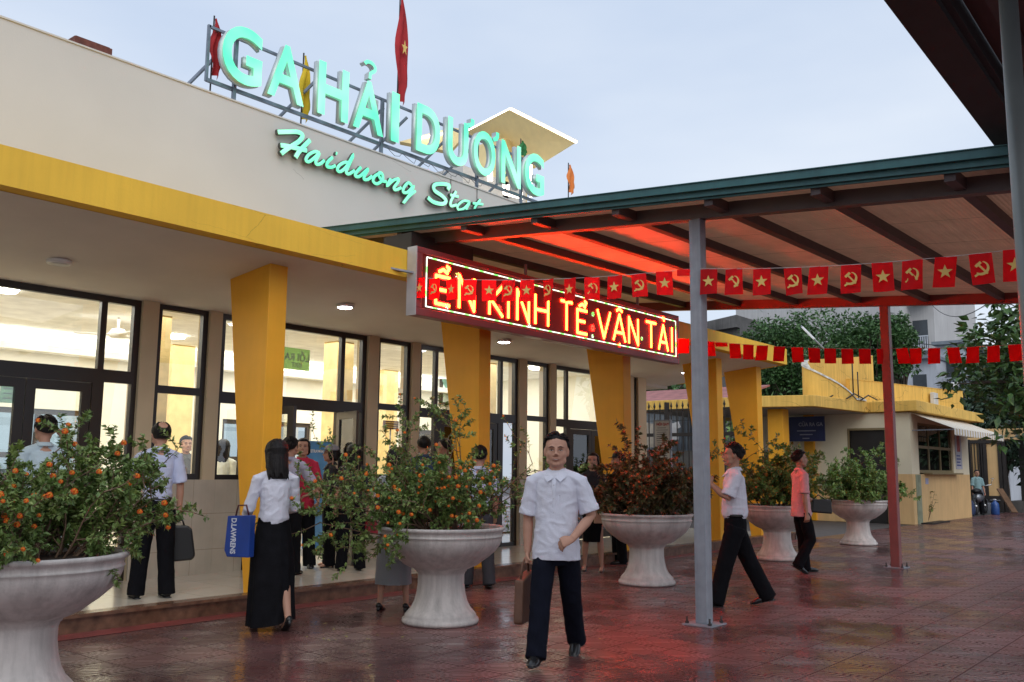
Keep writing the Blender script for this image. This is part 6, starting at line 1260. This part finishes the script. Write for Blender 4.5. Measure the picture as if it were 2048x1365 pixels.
wr = to_world(J, J['A'][-1][2]+J['A'][-1][3]*.1); b = thing('handbag', 'small dark red handbag held beside the terrace group', 'bag', (wr.x, wr.y, wr.z-.25)); fr = (wr-ZN*.03, R3, ZN, tocam); g = MB(); g.prism([(-.1, -.02), (-.13, -.2), (.13, -.2), (.1, -.02)], fr, -.04, .04); g.build('bag_body', M('bag_red', (.22, .01, .02), .4), b, bevel=.01); g = MB(); o_ = Vector(fr[0]); g.tube([o_-R3*.07-ZN*.02, o_+ZN*.045, o_+R3*.07-ZN*.02], .006, 6); g.build('handle', MATS['bag_red'], b)
stand('woman in a grey knee skirt and brown heels standing behind the orange bush', 785, 1222, 0, -tocam+R3*.2, 1.56, female=True, arms={1: (12, 8, 60, 8), -1: (10, 8, 50, 8)}, legs={1: (0, 2, 4, 0), -1: (3, 3, 4, 0)}, top=cloth('top_palegrey', (.45, .48, .52)), sleeve='short', skirt=('knee', cloth('skirt_grey', (.24, .26, .28)), .68), shoes='heel', hair='long', vox=.009)
by_head('dark haired person in a dark blue shirt behind the top of the orange bush', 848, 880, 8.9, FZ, Vector((.6, .8, 0)), top=cloth('shirt_navy', (.03, .06, .12)), bottom=m_tr, hair='full', vox=.01)
by_head('person with dark hair on the terrace just left of the second pillar', 888, 884, 9.4, FZ, Vector((-.4, .9, 0)), top=cloth('top_pale_pink', (.5, .42, .42)), bottom=m_tr, hair='full', vox=.01)
stand('man in a lilac shirt and dark trousers behind the right side of the orange bush', 955, 1176, 0, -tocam-R3*.15, 1.62, arms={1: (20, 10, 45, 5), -1: (6, 8, 20, 0)}, legs={1: (6, 5, 3, 0), -1: (-5, 8, 3, 8)}, top=lil, bottom=M('trousers_grey', (.03, .03, .037), .8), hair='full', vox=.009)
J = stand('woman in a black knee skirt with a beige bag just behind the walking man', 1186, 1143, 0, tocam-R3*.2, 1.6, female=True, arms={1: (12, 8, 50, 5), -1: (4, 8, 25, 0)}, legs={1: (3, 3, 3, 0), -1: (-2, 3, 3, 0)}, top=blk, sleeve='short', skirt=('tight', m_tr, .56), shoes='heel', hair='pony', vox=.009)
wr = to_world(J, J['A'][1][2]); b = thing('handbag', 'beige handbag between the walking man and the reddish bush', 'bag', (wr.x, wr.y, wr.z-.2)); fr = (wr-ZN*.05, R3, ZN, tocam); g = MB(); g.prism([(-.12, 0), (-.14, -.2), (.14, -.2), (.12, 0)], fr, -.03, .05); g.build('bag_body', M('bag_beige', (.45, .3, .2), .5), b, bevel=.012)
stand('man in a dark cap and black clothes behind the reddish bush', 1238, 1128, 0, tocam*.2-R3, 1.62, top=blk, bottom=m_tr, hair='short', vox=.009, cap=blk, arms={1: (8, 8, 30, 0), -1: (8, 8, 25, 0)})
# 16 man in profile beside the grey post
hand_curl[0] = 50
q = onz(1474, 1212)
J = person('man in a white shirt and black trousers striding left behind the grey post', (q.x, q.y, 0), -R3+tocam*-.12, 1.68, arms={-1: (-14, 8, 22, 0), 1: ((.2, -.1, 1.12), (.12, -.26, 1.27), (-.1, -.35, .9))}, legs={-1: (-21, 6, 1, 12), 1: (17, 2, 1, 0)}, top=m_ws, bottom=m_tr, hair='full', vox=.0075, belly=1.12, fat=1.06, skin=m_skin2)
# 17 far man in pink
q = onz(1606, 1146)
J = person('slim man in a pink shirt walking right past the far urns with a black bag', (q.x, q.y, 0), R3+tocam*-.1, 1.66, arms={-1: (-4, 6, 8, 0), 1: (18, 8, 45, 4)}, legs={1: (8, 4, 2, 0), -1: (12, 42, 2, 30)}, top=cloth('shirt_pink', (.62, .34, .36)), bottom=m_tr, hair='full', vox=.009, tuck=False, skin=m_skin2, fat=.95)
wr = to_world(J, J['A'][1][2]+J['A'][1][3]*.05); b = thing('shoulder_bag', 'black bag held in front of the man in the pink shirt', 'bag', (wr.x, wr.y, wr.z-.15)); g = MB(); g.prism([(-.13, .07), (-.15, -.12), (.15, -.14), (.14, .06)], (wr+R3*.03, R3, ZN, tocam), -.06, .06); g.build('bag_body', m_black, b, bevel=.02); g = MB(); g.tube([wr-R3*.08+ZN*.06, wr+ZN*.13, wr+R3*.1+ZN*.06], .008, 6); g.build('handle', m_black, b)
# 18 distant person by the motorcycle
q = onz(1953, 1032); person('small distant person in pale clothes beside the motorcycle', (q.x+.8, q.y+.1, 0), tocam, 1.5, top=cloth('shirt_teal', (.25, .4, .42)), bottom=m_tr, hair='full', vox=.012)
